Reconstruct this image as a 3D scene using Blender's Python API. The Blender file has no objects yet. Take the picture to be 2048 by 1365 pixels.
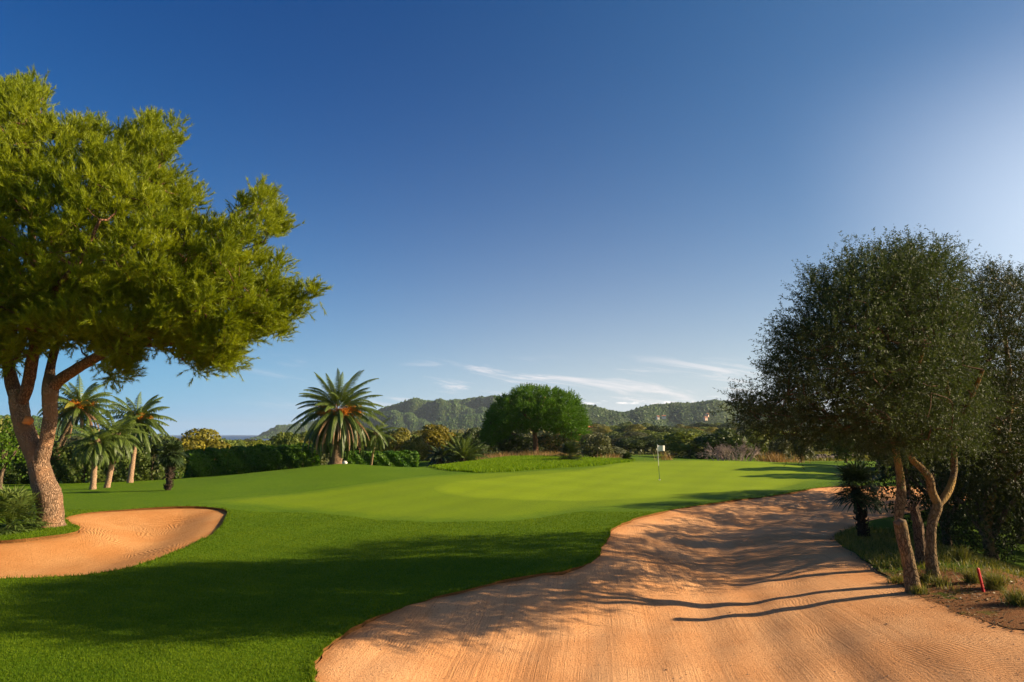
import bpy, math, random
import numpy as np
from mathutils import Vector
from mathutils.geometry import delaunay_2d_cdt
rng = np.random.default_rng(11)
random.seed(11)
C = bpy.context.scene.collection
sc = bpy.context.scene
# ------------------------------------------------------------------ camera
F, CX, CY, CAMZ = 1365.0, 1024.0, 682.5, 3.0
PITCH = math.atan(185.5 / F)
cp, sp = math.cos(PITCH), math.sin(PITCH)
CAM = np.array([0, 0, CAMZ])
cam_d = bpy.data.cameras.new('camera'); cam = bpy.data.objects.new('camera', cam_d); C.objects.link(cam)
cam.location = (0, 0, CAMZ); cam.rotation_euler = (math.pi / 2 + PITCH, 0, 0)
cam_d.sensor_width = 36; cam_d.lens = 24; cam_d.clip_start = 0.1; cam_d.clip_end = 60000
sc.camera = cam

def ray(px, py):
    u, v = (px - CX) / F, (CY - py) / F
    return np.array([u, cp - v * sp, sp + v * cp])
def at(px, py, Y):
    d = ray(px, py); return CAM + d * (Y / d[1])
def gz(px, py, h):
    d = ray(px, py); return CAM + d * (-h / d[2])

# ------------------------------------------------------------------ mesh helpers
def nrm(a):
    return a / np.maximum(np.linalg.norm(a, axis=-1, keepdims=True), 1e-9)

class MB:
    """collects vertices and faces for one mesh object"""
    def __init__(s): s.V = []; s.F = []; s.n = 0; s.T = []; s.S = []; s.M = []; s.mi = 0
    def add(s, V, faces, tint=None, smooth=False, mi=0):
        V = np.asarray(V, float).reshape(-1, 3)
        faces = np.asarray(faces, int)
        s.V.append(V); s.F.append(faces + s.n); s.n += len(V)
        m = len(faces)
        s.T.append(np.full(m, 0.5) if tint is None else np.broadcast_to(np.asarray(tint, float), (m,)))
        s.S.append(np.full(m, smooth)); s.M.append(np.full(m, mi or s.mi))
    def box(s, c, size, rz=0.0, mi=0):
        hx, hy, hz = np.array(size) / 2
        P = np.array([[x, y, z] for z in (-hz, hz) for x, y in ((-hx, -hy), (hx, -hy), (hx, hy), (-hx, hy))])
        cz, sz = math.cos(rz), math.sin(rz)
        P = np.c_[P[:, 0] * cz - P[:, 1] * sz, P[:, 0] * sz + P[:, 1] * cz, P[:, 2]] + np.array(c)
        s.add(P, [[3, 2, 1, 0], [4, 5, 6, 7], [0, 1, 5, 4], [1, 2, 6, 5], [2, 3, 7, 6], [3, 0, 4, 7]], mi=mi)
    def tube(s, P, R, n=6, cap=True, tint=None, wob=0.0, smooth=True, flute=0.0, seed=0):
        P = np.asarray(P, float); R = np.asarray(R, float); k = len(P)
        T = np.gradient(P, axis=0); T = nrm(T)
        ref = np.array([0.31, 0.95, 0.05]) if abs(T[0][2]) > 0.6 else np.array([0.05, 0.1, 1.0])
        A = nrm(np.cross(T, ref)); B = np.cross(T, A)
        th = np.linspace(0, 2 * np.pi, n, endpoint=False)
        rr = np.ones((k, n))
        if wob or flute:
            r2 = np.random.default_rng(seed)
            ph = r2.uniform(0, 6.28, 6)
            zz = np.arange(k)[:, None]
            rr += flute * (np.sin(3 * th + ph[0] + zz * .13) * .5 + np.sin(5 * th + ph[1] - zz * .09) * .35 + np.sin(8 * th + ph[2] + zz * .2) * .2)
            rr += wob * r2.normal(0, 1, (k, n))
        V = P[:, None] + (R[:, None] * rr)[..., None] * (np.cos(th)[None, :, None] * A[:, None] + np.sin(th)[None, :, None] * B[:, None])
        i = np.arange(k - 1)[:, None] * n; j = np.arange(n)[None]; j2 = (j + 1) % n
        Q = np.stack([i + j, i + j2, i + n + j2, i + n + j], -1).reshape(-1, 4)
        s.add(V.reshape(-1, 3), Q, tint, smooth)
        if cap:
            c = V[-1].mean(0)
            s.add(np.vstack([V[-1], c]), [[a, (a + 1) % n, n] for a in range(n)], tint if tint is None or np.isscalar(tint) else None, smooth)
    def build(s, name, mats, parent=None, kind=None):
        me = bpy.data.meshes.new(name)
        V = np.vstack(s.V)
        loops = np.concatenate([f.ravel() for f in s.F]); tot = np.concatenate([np.full(len(f), f.shape[1]) for f in s.F])
        me.vertices.add(len(V)); me.vertices.foreach_set('co', V.astype(np.float32).ravel())
        me.loops.add(len(loops)); me.loops.foreach_set('vertex_index', loops.astype(np.int32))
        me.polygons.add(len(tot)); st = np.concatenate([[0], np.cumsum(tot)[:-1]])
        me.polygons.foreach_set('loop_start', st.astype(np.int32))
        me.polygons.foreach_set('use_smooth', np.concatenate(s.S))
        if not isinstance(mats, (list, tuple)): mats = [mats]
        for m in mats: me.materials.append(m)
        me.polygons.foreach_set('material_index', np.concatenate(s.M).astype(np.int32))
        me.update(calc_edges=True)
        at_ = me.attributes.new('tint', 'FLOAT', 'FACE'); at_.data.foreach_set('value', np.concatenate(s.T).astype(np.float32))
        o = bpy.data.objects.new(name, me); C.objects.link(o)
        if parent is not None:
            o.parent = parent
            o.matrix_parent_inverse.identity()
            # vertices are given in world space: move them into the parent's space
            if not s.local:
                M = np.array(parent.matrix_basis.inverted())
                V2 = V @ M[:3, :3].T + M[:3, 3]
                me.vertices.foreach_set('co', V2.astype(np.float32).ravel()); me.update()
        if kind: o['kind'] = kind
        return o
    local = False

def empty(name, loc, label=None, cat=None, group=None, rz=0):
    o = bpy.data.objects.new(name, None); C.objects.link(o)
    o.location = [float(v) for v in loc]; o.rotation_euler = (0, 0, rz); o.empty_display_size = 0.3
    tag(o, label, cat, group); return o
def tag(o, label=None, cat=None, group=None, kind=None):
    if label: o['label'] = label
    if cat: o['category'] = cat
    if group: o['group'] = group
    if kind: o['kind'] = kind
    return o

# ------------------------------------------------------------------ materials
class NT:
    def __init__(s, name):
        s.m = bpy.data.materials.new(name); s.m.use_nodes = True; s.t = s.m.node_tree; s.t.nodes.clear()
        s.out = s.t.nodes.new('ShaderNodeOutputMaterial')
    def n(s, typ, **k):
        nd = s.t.nodes.new('ShaderNode' + typ)
        for a, v in k.items():
            if a.startswith('_'): setattr(nd, a[1:], v)
            else:
                key = int(a[1:]) if a[0] == 'i' and a[1:].isdigit() else a.replace('__', ' ')
                s.set(nd.inputs[key], v)
        return nd
    def set(s, inp, v):
        if isinstance(v, bpy.types.NodeSocket): s.t.links.new(v, inp)
        elif isinstance(v, (tuple, list)) and len(v) == 3 and inp.type == 'RGBA': inp.default_value = (*v, 1)
        else: inp.default_value = v
    def mix(s, f, a, b):
        nd = s.t.nodes.new('ShaderNodeMix'); nd.data_type = 'RGBA'
        s.set(nd.inputs[0], f); s.set(nd.inputs[6], a); s.set(nd.inputs[7], b); return nd.outputs[2]
    def math(s, op, a, b=0.0, c=None, clamp=False):
        nd = s.t.nodes.new('ShaderNodeMath'); nd.operation = op; nd.use_clamp = clamp
        s.set(nd.inputs[0], a); s.set(nd.inputs[1], b)
        if c is not None: s.set(nd.inputs[2], c)
        return nd.outputs[0]
    def ramp(s, f, lo, hi):
        nd = s.t.nodes.new('ShaderNodeMapRange'); nd.interpolation_type = 'SMOOTHSTEP'
        s.set(nd.inputs[0], f); s.set(nd.inputs[1], lo); s.set(nd.inputs[2], hi); return nd.outputs[0]
    def pos(s): return s.n('NewGeometry').outputs['Position']
    def noise(s, vec, scale, detail=3.0, rough=0.55):
        return s.n('TexNoise', Vector=vec, Scale=scale, Detail=detail, Roughness=rough).outputs[0]
    def vmul(s, vec, x, y, z):
        nd = s.t.nodes.new('ShaderNodeVectorMath'); nd.operation = 'MULTIPLY'
        s.set(nd.inputs[0], vec); nd.inputs[1].default_value = (x, y, z); return nd.outputs[0]
    def bump(s, h, strength, dist, prev=None):
        nd = s.n('Bump', Height=h, Strength=strength, Distance=dist)
        if prev is not None: s.set(nd.inputs['Normal'], prev)
        return nd.outputs[0]
    def attr(s, name): return s.n('Attribute', _attribute_name=name).outputs['Fac']
    def principled(s, col, rough=0.8, spec=0.2, normal=None):
        b = s.n('BsdfPrincipled', Base__Color=col, Roughness=rough)
        b.inputs['Specular IOR Level'].default_value = spec
        if normal is not None: s.set(b.inputs['Normal'], normal)
        return b.outputs[0]
    def done(s, sh):
        s.t.links.new(sh, s.out.inputs['Surface']); return s.m

def leaf_mat(name, c1, c2, trans=0.35, tcol=None, spec=0.25, rough=0.5, objvar=0.0):
    N = NT(name)
    t = N.attr('tint')
    col = N.mix(t, c1, c2)
    if objvar:
        r = N.n('ObjectInfo').outputs['Random']
        hs = N.n('HueSaturation', Hue=N.math('MULTIPLY_ADD', r, 0.05 * objvar, 0.5 - .025 * objvar), Saturation=N.math('MULTIPLY_ADD', r, -0.3 * objvar, 1.0 + .15 * objvar),
                 Value=N.math('MULTIPLY_ADD', N.math('FRACT', N.math('MULTIPLY', r, 7.31)), 0.6 * objvar, 1 - 0.3 * objvar), Color=col)
        col = hs.outputs[0]
    p = N.principled(col, rough, spec)
    tc = N.n('MixRGB', _blend_type='MULTIPLY', Fac=1.0, Color1=col, Color2=tcol or (1.5, 1.35, .6)).outputs[0]
    tr = N.n('BsdfTranslucent', Color=tc).outputs[0]
    ms = N.n('MixShader', Fac=trans); N.set(ms.inputs[1], p); N.set(ms.inputs[2], tr)
    return N.done(ms.outputs[0])

def plain(name, col, rough=0.7, spec=0.3, var=0.25, scale=6.0, bump=0.0):
    N = NT(name)
    co = N.n('TexCoord').outputs['Object']
    f = N.noise(co, scale, 5)
    c = N.mix(f, tuple(v * (1 - var) for v in col), tuple(min(1, v * (1 + var)) for v in col))
    nm = N.bump(f, bump, 0.02) if bump else None
    return N.done(N.principled(c, rough, spec, nm))

def bark_mat(name, light, dark, sx=14, sz=3.5, strength=1.0, dist=0.03, warm=None):
    N = NT(name)
    co = N.n('TexCoord').outputs['Object']
    wob = N.n('TexNoise', Vector=co, Scale=3.0, Detail=3).outputs['Color']
    cw = N.n('VectorMath', _operation='MULTIPLY_ADD', i0=wob, i1=(0.25, 0.25, 0.25), i2=co).outputs[0]
    v = N.vmul(cw, sx, sx, sz)
    vo = N.n('TexVoronoi', Vector=v, Scale=1.0, _feature='DISTANCE_TO_EDGE').outputs[0]
    cr = N.ramp(vo, 0.0, 0.22)
    fine = N.noise(co, 40, 4)
    big = N.noise(co, 1.3, 3)
    col = N.mix(cr, dark, light)
    col = N.mix(N.math('MULTIPLY', fine, 0.5), col, tuple(c * .55 for c in light))
    if warm: col = N.mix(N.ramp(big, .45, .65), col, warm)
    h = N.math('ADD', N.math('MULTIPLY', cr, 1.0), N.math('MULTIPLY', fine, .35))
    return N.done(N.principled(col, .9, .15, N.bump(h, strength, dist)))
# ------------------------------------------------------------------ terrain
def sstep(a, b, x):
    t = np.clip((x - a) / (b - a), 0, 1); return t * t * (3 - 2 * t)
PXC = [  # photo pixel and how far the ground lies below the eye there
 (0,1365,3.3),(300,1365,3.3),(620,1340,3.35),(0,1250,3.25),(400,1250,3.3),(700,1245,3.35),(1000,1300,3.4),(1400,1365,3.45),(1400,1230,3.36),
 (2048,1365,3.3),
 (100,1153,3.15),(330,1112,3.12),(442,1060,3.05),(455,1022,2.9),(250,1018,2.88),(100,1052,2.95),(0,1080,3.0),(-150,1080,3.0),(-200,1000,2.9),
 (700,1100,3.2),(1000,1080,3.1),(620,1020,3.02),(850,1160,3.25),(1000,1160,3.22),(1190,1115,3.12),(1217,1075,3.05),(750,1040,3.05),
 (860,985,2.93),(1000,1000,2.98),(1318,960,2.8),(1300,1000,2.93),(1400,1006,2.93),(1500,998,2.93),(1580,985,2.86),(1650,973,2.76),
 (1400,940,2.58),(1400,921,2.33),(1600,929,2.45),(1200,942,2.62),(1100,960,2.78),
 (690,927,2.42),(600,939,2.6),(800,934,2.6),(700,960,2.72),(560,960,2.8),(858,937,2.70),(505,956,2.72),(430,969,2.82),(500,988,2.96),(610,990,2.96),(720,973,2.86),
 (340,981,2.95),(200,988,3.0),(262,966,3.25),(150,978,3.25),(40,985,3.15),(400,957,3.38),(450,950,3.42),
 (950,926,2.52),(870,937,2.66),(1100,930,2.52),(1230,925,2.48),(1000,941,2.6),
 (1070,905,2.25),(1290,914,2.95),(1640,909,2.85),
 (1660,1075,3.4),(1722,1075,3.32),(1790,1165,3.33),(1824,1182,3.2),(1866,1160,3.15),(1965,1183,3.05),(2040,1215,3.05),(1900,1100,3.05),
 (1750,972,2.75),(1850,975,2.75),(1780,1040,3.2),(1960,965,2.8)]
XYC = [(0,3,-.4),(-9,4,-.3),(9,4,-.35),(-22,6,-.2),(24,5,-.6),(0,-8,-.3),(-20,-8,-.2),(20,-8,-.3),
 (14,15.5,-1.1),(16.5,20,-1.5),(20,26,-1.4),(14,26,-.8),(18,14,-1.4),(30,34,-.6),(26,48,0.1),(45,60,.2),
 (-24,63,-.5),(-16,64,-.3),(-38,66,-1.0),(-55,60,-.8),(-70,90,-1.4),(-40,95,-1.4),(-14,95,-.6),(-7.5,61,-.05),(-9,69,-.5),(0,100,-.2),(10,78,0.25),(26,78,-.1),(45,90,0),(70,90,.2),
 (-45,35,-.2),(-60,10,0),(60,20,-.6),(55,45,0),(20,105,-.2),(60,110,0),(-60,125,-1.5),(0,130,-.6),(60,130,.2),(-100,60,-1),(100,60,.2)]
CP = np.array([gz(*p) for p in PXC] + [np.array(p, float) for p in XYC])
def tps_fit(P, z, lam=0.02):
    n = len(P); D = np.linalg.norm(P[:, None] - P[None], axis=2)
    K = np.where(D > 0, D * D * np.log(np.maximum(D, 1e-9)), 0) + lam * n * np.eye(n)
    A = np.zeros((n + 3, n + 3)); A[:n, :n] = K; A[:n, n] = 1; A[:n, n + 1:] = P; A[n, :n] = 1; A[n + 1:, :n] = P.T
    return np.linalg.solve(A, np.r_[z, 0, 0, 0])
# fit in a log-depth space so that near and far points weigh alike
def warp(x, y):
    r = np.hypot(x, y + 20.0); a = np.arctan2(x, y + 20.0)
    return np.stack([a * 1.6, np.log(r / 20.0) * 1.0], -1) * 10
TW = tps_fit(warp(CP[:, 0], CP[:, 1]), CP[:, 2], 0.0015)
TP = warp(CP[:, 0], CP[:, 1])
def terrain(x, y):
    x = np.atleast_1d(np.asarray(x, float)); y = np.atleast_1d(np.asarray(y, float))
    z = np.zeros(len(x))
    for i in range(0, len(x), 20000):
        q = warp(x[i:i + 20000], y[i:i + 20000])
        D = np.linalg.norm(q[:, None] - TP[None], axis=2)
        U = np.where(D > 0, D * D * np.log(np.maximum(D, 1e-9)), 0)
        z[i:i + 20000] = U @ TW[:-3] + TW[-3] + q @ TW[-2:]
    z = np.clip(z, -2.2, 1.2)
    r = np.hypot(x, y); a = np.arctan2(x, np.maximum(y, 1e-3))
    t = sstep(-0.40, -0.02, a)
    zf = (1 - t) * (-1.2 - 0.0125 * (r - 100)) + t * (-0.2 + 0.006 * (r - 100))
    zf = np.where(y < 0, -0.5, np.clip(zf, -40, 9))
    zf = zf * (1 - sstep(2500, 5000, r)) + (-40) * sstep(2500, 5000, r)
    m = sstep(95, 140, r)
    z = np.where(y < -10, -0.4, z)
    return z * (1 - m) + zf * m
def T1(x, y): return float(terrain(x, y)[0])
def hit(px, py, lo=4.0, hi=400.0):
    d = ray(px, py)
    s = np.exp(np.linspace(math.log(lo), math.log(hi), 1500)); P = CAM + d[None] * s[:, None]
    b = P[:, 2] - terrain(P[:, 0], P[:, 1])
    k = np.argmax(b < 0) if (b < 0).any() else len(s) - 1
    if k == 0: k = 1
    t = b[k - 1] / (b[k - 1] - b[k] + 1e-12); q = P[k - 1] + (P[k] - P[k - 1]) * t
    return q
def on(px, py, Y):
    """ground point under the pixel column px at depth Y"""
    p = at(px, 905.0, Y); return np.array([p[0], p[1], T1(p[0], p[1])])

# ------------------------------------------------------------------ outlines of the bunkers, green and mown zones
def chaikin(P, k=3, closed=True):
    P = np.asarray(P, float)
    for _ in range(k):
        Q = np.roll(P, -1, 0); P = np.stack([.75 * P + .25 * Q, .25 * P + .75 * Q], 1).reshape(-1, 2)
    return P
def resample(P, step_fn):
    P = np.vstack([P, P[:1]]); out = [P[0]]; acc = 0
    seg = np.linalg.norm(np.diff(P, axis=0), axis=1); L = np.r_[0, np.cumsum(seg)]
    s = 0.0
    while True:
        x = np.array([np.interp(s, L, P[:, 0]), np.interp(s, L, P[:, 1])]); st = step_fn(x); s += st
        if s > L[-1] - st * .5: break
        out.append(np.array([np.interp(s, L, P[:, 0]), np.interp(s, L, P[:, 1])]))
    return np.array(out)
def outline(items, k=3, wob=0.0, seed=1):
    pts = []
    for it in items:
        if len(it) == 3: pts.append(it[:2])           # (x, y, 'w') world
        else: pts.append(hit(*it)[:2])
    P = chaikin(np.array(pts), k)
    P = resample(P, lambda q: max(0.10, 0.012 * math.hypot(*q)))
    if wob:
        r = np.random.default_rng(seed); n = len(P)
        w = r.normal(0, 1, n); w = (w + np.roll(w, 1) + np.roll(w, -1)) / 2; w2 = r.normal(0, 1, n); w2 = sum(np.roll(w2, q) for q in range(9)) / 3; w = w + 1.3 * w2
        T = np.roll(P, -1, 0) - np.roll(P, 1, 0); N = nrm(np.c_[T[:, 1], -T[:, 0]])
        P = P + N * (w * wob)[:, None]
    return P
BUNKER_R = outline([(3.2,4,'w'),(0.2,5.2,'w'),(-1.9,7.5,'w'),(618,1365),(640,1315),(668,1275),(715,1245),(850,1197),(1000,1163),(1130,1146),(1180,1126),(1205,1102),(1214,1078),(1222,1055),
  (1290,1030),(1400,1009),(1500,999),(1575,987),(1620,978),(1660,973),(1750,972),(1850,974),(1950,972),(1985,985),(1940,1003),(1860,1018),(1770,1036),(1702,1052),(1662,1072),(1684,1098),(1740,1128),
  (1788,1168),(1850,1203),(1950,1238),(2060,1275),(13,9.5,'w'),(13,5,'w'),(8,3.6,'w')], 3, 0.03)
BUNKER_L = outline([(-260,1080),(-100,1085),(0,1084),(80,1077),(150,1067),(166,1057),(140,1046),(128,1034),(170,1024),(260,1018),(380,1013),(445,1016),(458,1028),(446,1050),(420,1072),(335,1112),(230,1146),(100,1155),(-60,1156),(-260,1160),(-420,1130)], 3, 0.025, 2)
GREEN = outline([(862,975),(880,986),(930,996),(1010,1001),(1150,1003),(1280,999),(1400,992),(1500,984),(1570,974),(1625,960),(1655,947),(1640,937),(22,56,'w'),(18,62,'w'),(9,60,'w'),(1230,931),(1160,941),(1060,950),(950,958),(890,966)], 3)
APRON = outline([(380,1003),(520,992),(600,985),(720,968),(850,952),(1000,944),(1180,937),(7.5,62,'w'),(14,66,'w'),(25,63,'w'),(28,52,'w'),(1690,955),(1600,978),(1480,992),(1300,1012),(1150,1024),(1050,1040),(960,1046),(850,1044),(750,1039),(640,1026),(540,1014),(430,1008)], 3)
ROUGH = outline([(868,931),(862,937),(900,943),(960,947),(1020,944),(1100,938),(1180,933),(1250,926),(12,64,'w'),(8,72,'w'),(-2,74,'w'),(-9,70,'w')], 3)
BANK = outline([(1648,1068),(1700,1048),(1770,1033),(1860,1015),(1940,1000),(1990,985),(20,33,'w'),(26,30,'w'),(27,16,'w'),(20,5,'w'),(12,3.2,'w'),(13.4,5,'w'),(13.4,9.8,'w'),(2048,1278),(1950,1244),(1850,1209),(1782,1172),(1734,1132),(1676,1100)], 3)
FIELD = outline([(1575,912),(26,80,'w'),(36,76,'w'),(60,80,'w'),(62,108,'w'),(30,112,'w')], 3)

def inside(P, x, y):
    n = len(P); r = np.zeros(len(x), bool)
    X1, Y1 = P[:, 0], P[:, 1]; X2, Y2 = np.roll(X1, -1), np.roll(Y1, -1)
    for a, b, c, d in zip(X1, Y1, X2, Y2):
        k = (b > y) != (d > y)
        r ^= k & (x < (c - a) * (y - b) / (d - b + 1e-12) + a)
    return r
def edge_dist(P, x, y):
    A = P; B = np.roll(P, -1, 0); out = np.empty(len(x))
    for i in range(0, len(x), 4000):
        q = np.stack([x[i:i + 4000], y[i:i + 4000]], -1)[:, None]
        ab = (B - A)[None]; t = np.clip(((q - A[None]) * ab).sum(-1) / (ab * ab).sum(-1), 0, 1)
        out[i:i + 4000] = np.linalg.norm(q - A[None] - ab * t[..., None], axis=2).min(1)
    return out

# ------------------------------------------------------------------ one triangulated sheet, split along the outlines
rs = [3.0]
while rs[-1] < 9000: rs.append(rs[-1] * 1.0175)
rs = np.array(rs)
pts = []
for i, r in enumerate(rs):
    a = np.radians(np.arange(-58, 58.01, 0.62) + (0.31 if i % 2 else 0))
    pts.append(np.c_[r * np.sin(a), r * np.cos(a)])
    if i % 8 == 0:
        a = np.radians(np.arange(64, 297, 7.0)); pts.append(np.c_[r * np.sin(a), r * np.cos(a)])
pts.append(np.array([[0, 0.0], [1, 0], [-1, 0], [0, 1.5]]))
GP = np.vstack(pts)
polys = [BUNKER_R, BUNKER_L, GREEN, APRON, ROUGH, BANK, FIELD]
keep = np.ones(len(GP), bool)
for P in polys:   # thin out grid points that would crowd an outline
    m = (GP[:, 0] > P[:, 0].min() - 1) & (GP[:, 0] < P[:, 0].max() + 1) & (GP[:, 1] > P[:, 1].min() - 1) & (GP[:, 1] < P[:, 1].max() + 1)
    i = np.where(m)[0]; d = edge_dist(P, GP[i, 0], GP[i, 1]); keep[i[d < 0.004 * np.hypot(GP[i, 0], GP[i, 1])]] = False
GP = GP[keep]
# extra fine points where the sand is near
vin = [Vector(p) for p in GP.tolist()]; edges = []
for P in polys:
    b = len(vin); vin += [Vector(p) for p in P.tolist()]; n = len(P)
    edges += [(b + k, b + (k + 1) % n) for k in range(n)]
res = delaunay_2d_cdt(vin, edges, [], 0, 1e-5)
GV = np.array([(v[0], v[1]) for v in res[0]]); GF = np.array([f for f in res[2] if len(f) == 3], int)
cen = GV[GF].mean(1)
# counter-clockwise
a_, b_, c_ = GV[GF[:, 0]], GV[GF[:, 1]], GV[GF[:, 2]]
flip = ((b_ - a_)[:, 0] * (c_ - a_)[:, 1] - (b_ - a_)[:, 1] * (c_ - a_)[:, 0]) < 0
GF[flip] = GF[flip][:, ::-1]
zone = np.zeros(len(GF), int)
for code, P in ((5, ROUGH), (4, APRON), (3, GREEN), (7, FIELD), (6, BANK), (2, BUNKER_L), (1, BUNKER_R)):
    m = inside(P, cen[:, 0], cen[:, 1]); zone[m] = code
GZ = terrain(GV[:, 0], GV[:, 1])

def undul(x, y):     # gentle unevenness of turf, metres
    return 0.02 * np.sin(x * .9 + y * .37) * np.sin(y * .55 - x * .21) + 0.012 * np.sin(x * 2.3 - y * 1.1)
def sand_drop(P, x, y, depth, w, lip):
    d = edge_dist(P, x, y)
    return lip + depth * sstep(0, w, d), d
def lip_r(x, y):     # height of the turf lip of the right bunker: none along the earth bank
    return (0.045 + .03 * np.sin(x * 1.9 + y * 1.3) * np.sin(x * 4.1 - y * 2.7)) * sstep(.5, 3.0, edge_dist(BANK, x, y))
def sand_z(P, x, y):
    z = terrain(x, y)
    if P is BUNKER_R:
        dr, d = sand_drop(P, x, y, 0.32, 3.2, 0.0)
        fade = 1 - 0.9 * (1 - sstep(0.2, 4.5, edge_dist(BANK, x, y)))
        z = z - dr * fade - lip_r(x, y) * (1 - 0 * d)
        z += 0.008 * np.sin(x * 1.3 + y * .5) * sstep(0.3, 2, d) + 0.005 * np.sin(y * 1.7 - x * .8) * sstep(0.3, 2, d)
    else:
        dr, d = sand_drop(P, x, y, 0.40, 2.2, 0.07)
        z = z - dr + 0.03 * np.sin(x * 1.1 + y * .7) * sstep(.3, 2, d)
    return z
def turf_z(x, y): return terrain(x, y) + undul(x, y) * (np.hypot(x, y) < 120)

def sheet(name, code, mat, zfn, extra=None):
    f = GF[zone == code]; u, inv = np.unique(f, return_inverse=True); inv = inv.reshape(f.shape)
    x, y = GV[u, 0], GV[u, 1]
    mb = MB(); mb.add(np.c_[x, y, zfn(x, y)], inv, smooth=True)
    if extra: extra(mb)
    o = mb.build(name, mat, kind='structure')
    return o, x, y
def skirt(mb, P, top, lipf):
    z = top(P[:, 0], P[:, 1]); r = np.random.default_rng(5)
    n = len(P); lip = lipf(P[:, 0], P[:, 1]) + 0.12
    # the cut edge of the turf: upright, slightly undercut, with an uneven face
    c = P.mean(0)
    T = np.roll(P, -1, 0) - np.roll(P, 1, 0); N = nrm(np.c_[T[:, 1], -T[:, 0]])
    if inside(P, *(P[:1] + N[:1] * .05).T)[0]: N = -N
    V = np.vstack([np.c_[P, z], np.c_[P + N * (0.02 + .02 * r.random(n))[:, None], z - .4 * lip], np.c_[P + N * 0.03, z - lip]])
    i = np.arange(n); j = (i + 1) % n
    k = lipf(P[:, 0], P[:, 1]) > .001; i, j = i[k], j[k]
    mb.add(V, np.vstack([np.stack([i, j, j + n, i + n], -1), np.stack([i + n, j + n, j + 2 * n, i + 2 * n], -1)]), mi=1)
# ------------------------------------------------------------------ ground materials
def grass_mat(name, a, b, tip, fine=55.0, bstr=0.6, bdist=0.02, patch=0.5, worn=None, stripe=0.0, outer=None, ew=1.0):
    N = NT(name); p = N.pos()
    big = N.noise(p, 0.22, 4, .6); mid = N.noise(p, 1.6, 4, .6)
    sm = N.noise(p, 9.0, 4, .7); fn = N.noise(p, fine, 3, .7)
    c = N.mix(N.ramp(N.math('ADD', N.math('MULTIPLY', big, .6), N.math('MULTIPLY', mid, .4)), .5 - .25 * patch, .5 + .25 * patch), a, b)
    c = N.mix(N.ramp(sm, .40, .72), c, tip)
    if outer:
        e = N.math('ADD', N.attr('edge'), N.math('MULTIPLY', N.math('SUBTRACT', mid, .5), ew * .9))
        c = N.mix(N.ramp(e, 0.0, ew), N.mix(N.ramp(sm, .4, .72), N.mix(big, *outer[:2]), outer[2]), c)
    c = N.mix(N.math('MULTIPLY', N.ramp(fn, .62, .42), .6), c, tuple(v * .38 for v in a))
    if stripe:
        sx = N.n('SeparateXYZ', Vector=p)
        w = N.math('SINE', N.math('ADD', N.math('MULTIPLY', sx.outputs[1], 1.15), N.math('MULTIPLY', sx.outputs[0], .85)))
        c = N.mix(N.math('MULTIPLY', N.ramp(w, -.3, .3), stripe), c, tip)
    if worn: c = N.mix(N.math('MULTIPLY', N.ramp(N.noise(p, .7, 5, .65), .60, .72), .8), c, worn)
    h = N.math('ADD', N.math('MULTIPLY', fn, 1.0), N.math('MULTIPLY', sm, 1.2))
    nm = N.bump(h, bstr, bdist)
    return N.done(N.principled(c, .85, .08, nm))
turf_m = grass_mat('mown_turf', (.075, .165, .003), (.120, .215, .004), (.155, .245, .007), 60, .9, .035, 1.0)
apron_m = grass_mat('short_turf', (.162, .258, .003), (.192, .285, .004), (.22, .305, .007), 70, .35, .015, .8, outer=((.075, .165, .003), (.120, .215, .004), (.155, .245, .007)), ew=1.6)
green_m = grass_mat('green_turf', (.235, .340, .004), (.255, .355, .005), (.275, .370, .008), 90, .18, .008, .7, outer=((.162, .258, .003), (.192, .285, .004), (.22, .305, .007)), ew=.7, stripe=.14)
rough_m = grass_mat('rough_turf', (.11, .21, .005), (.16, .27, .008), (.19, .28, .015), 25, 1.0, .06, 1.0)
field_m = grass_mat('field_turf', (.17, .20, .015), (.22, .24, .02), (.28, .20, .06), 14, 1.0, .08, 1.0)

def soil_edge():
    N = NT('turf_edge_soil'); p = N.pos()
    f = N.noise(p, 25, 4); c = N.mix(f, (.10, .045, .016), (.30, .15, .05))
    return N.done(N.principled(c, .95, .05, N.bump(f, 1.0, .03)))
edge_m = soil_edge()

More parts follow.
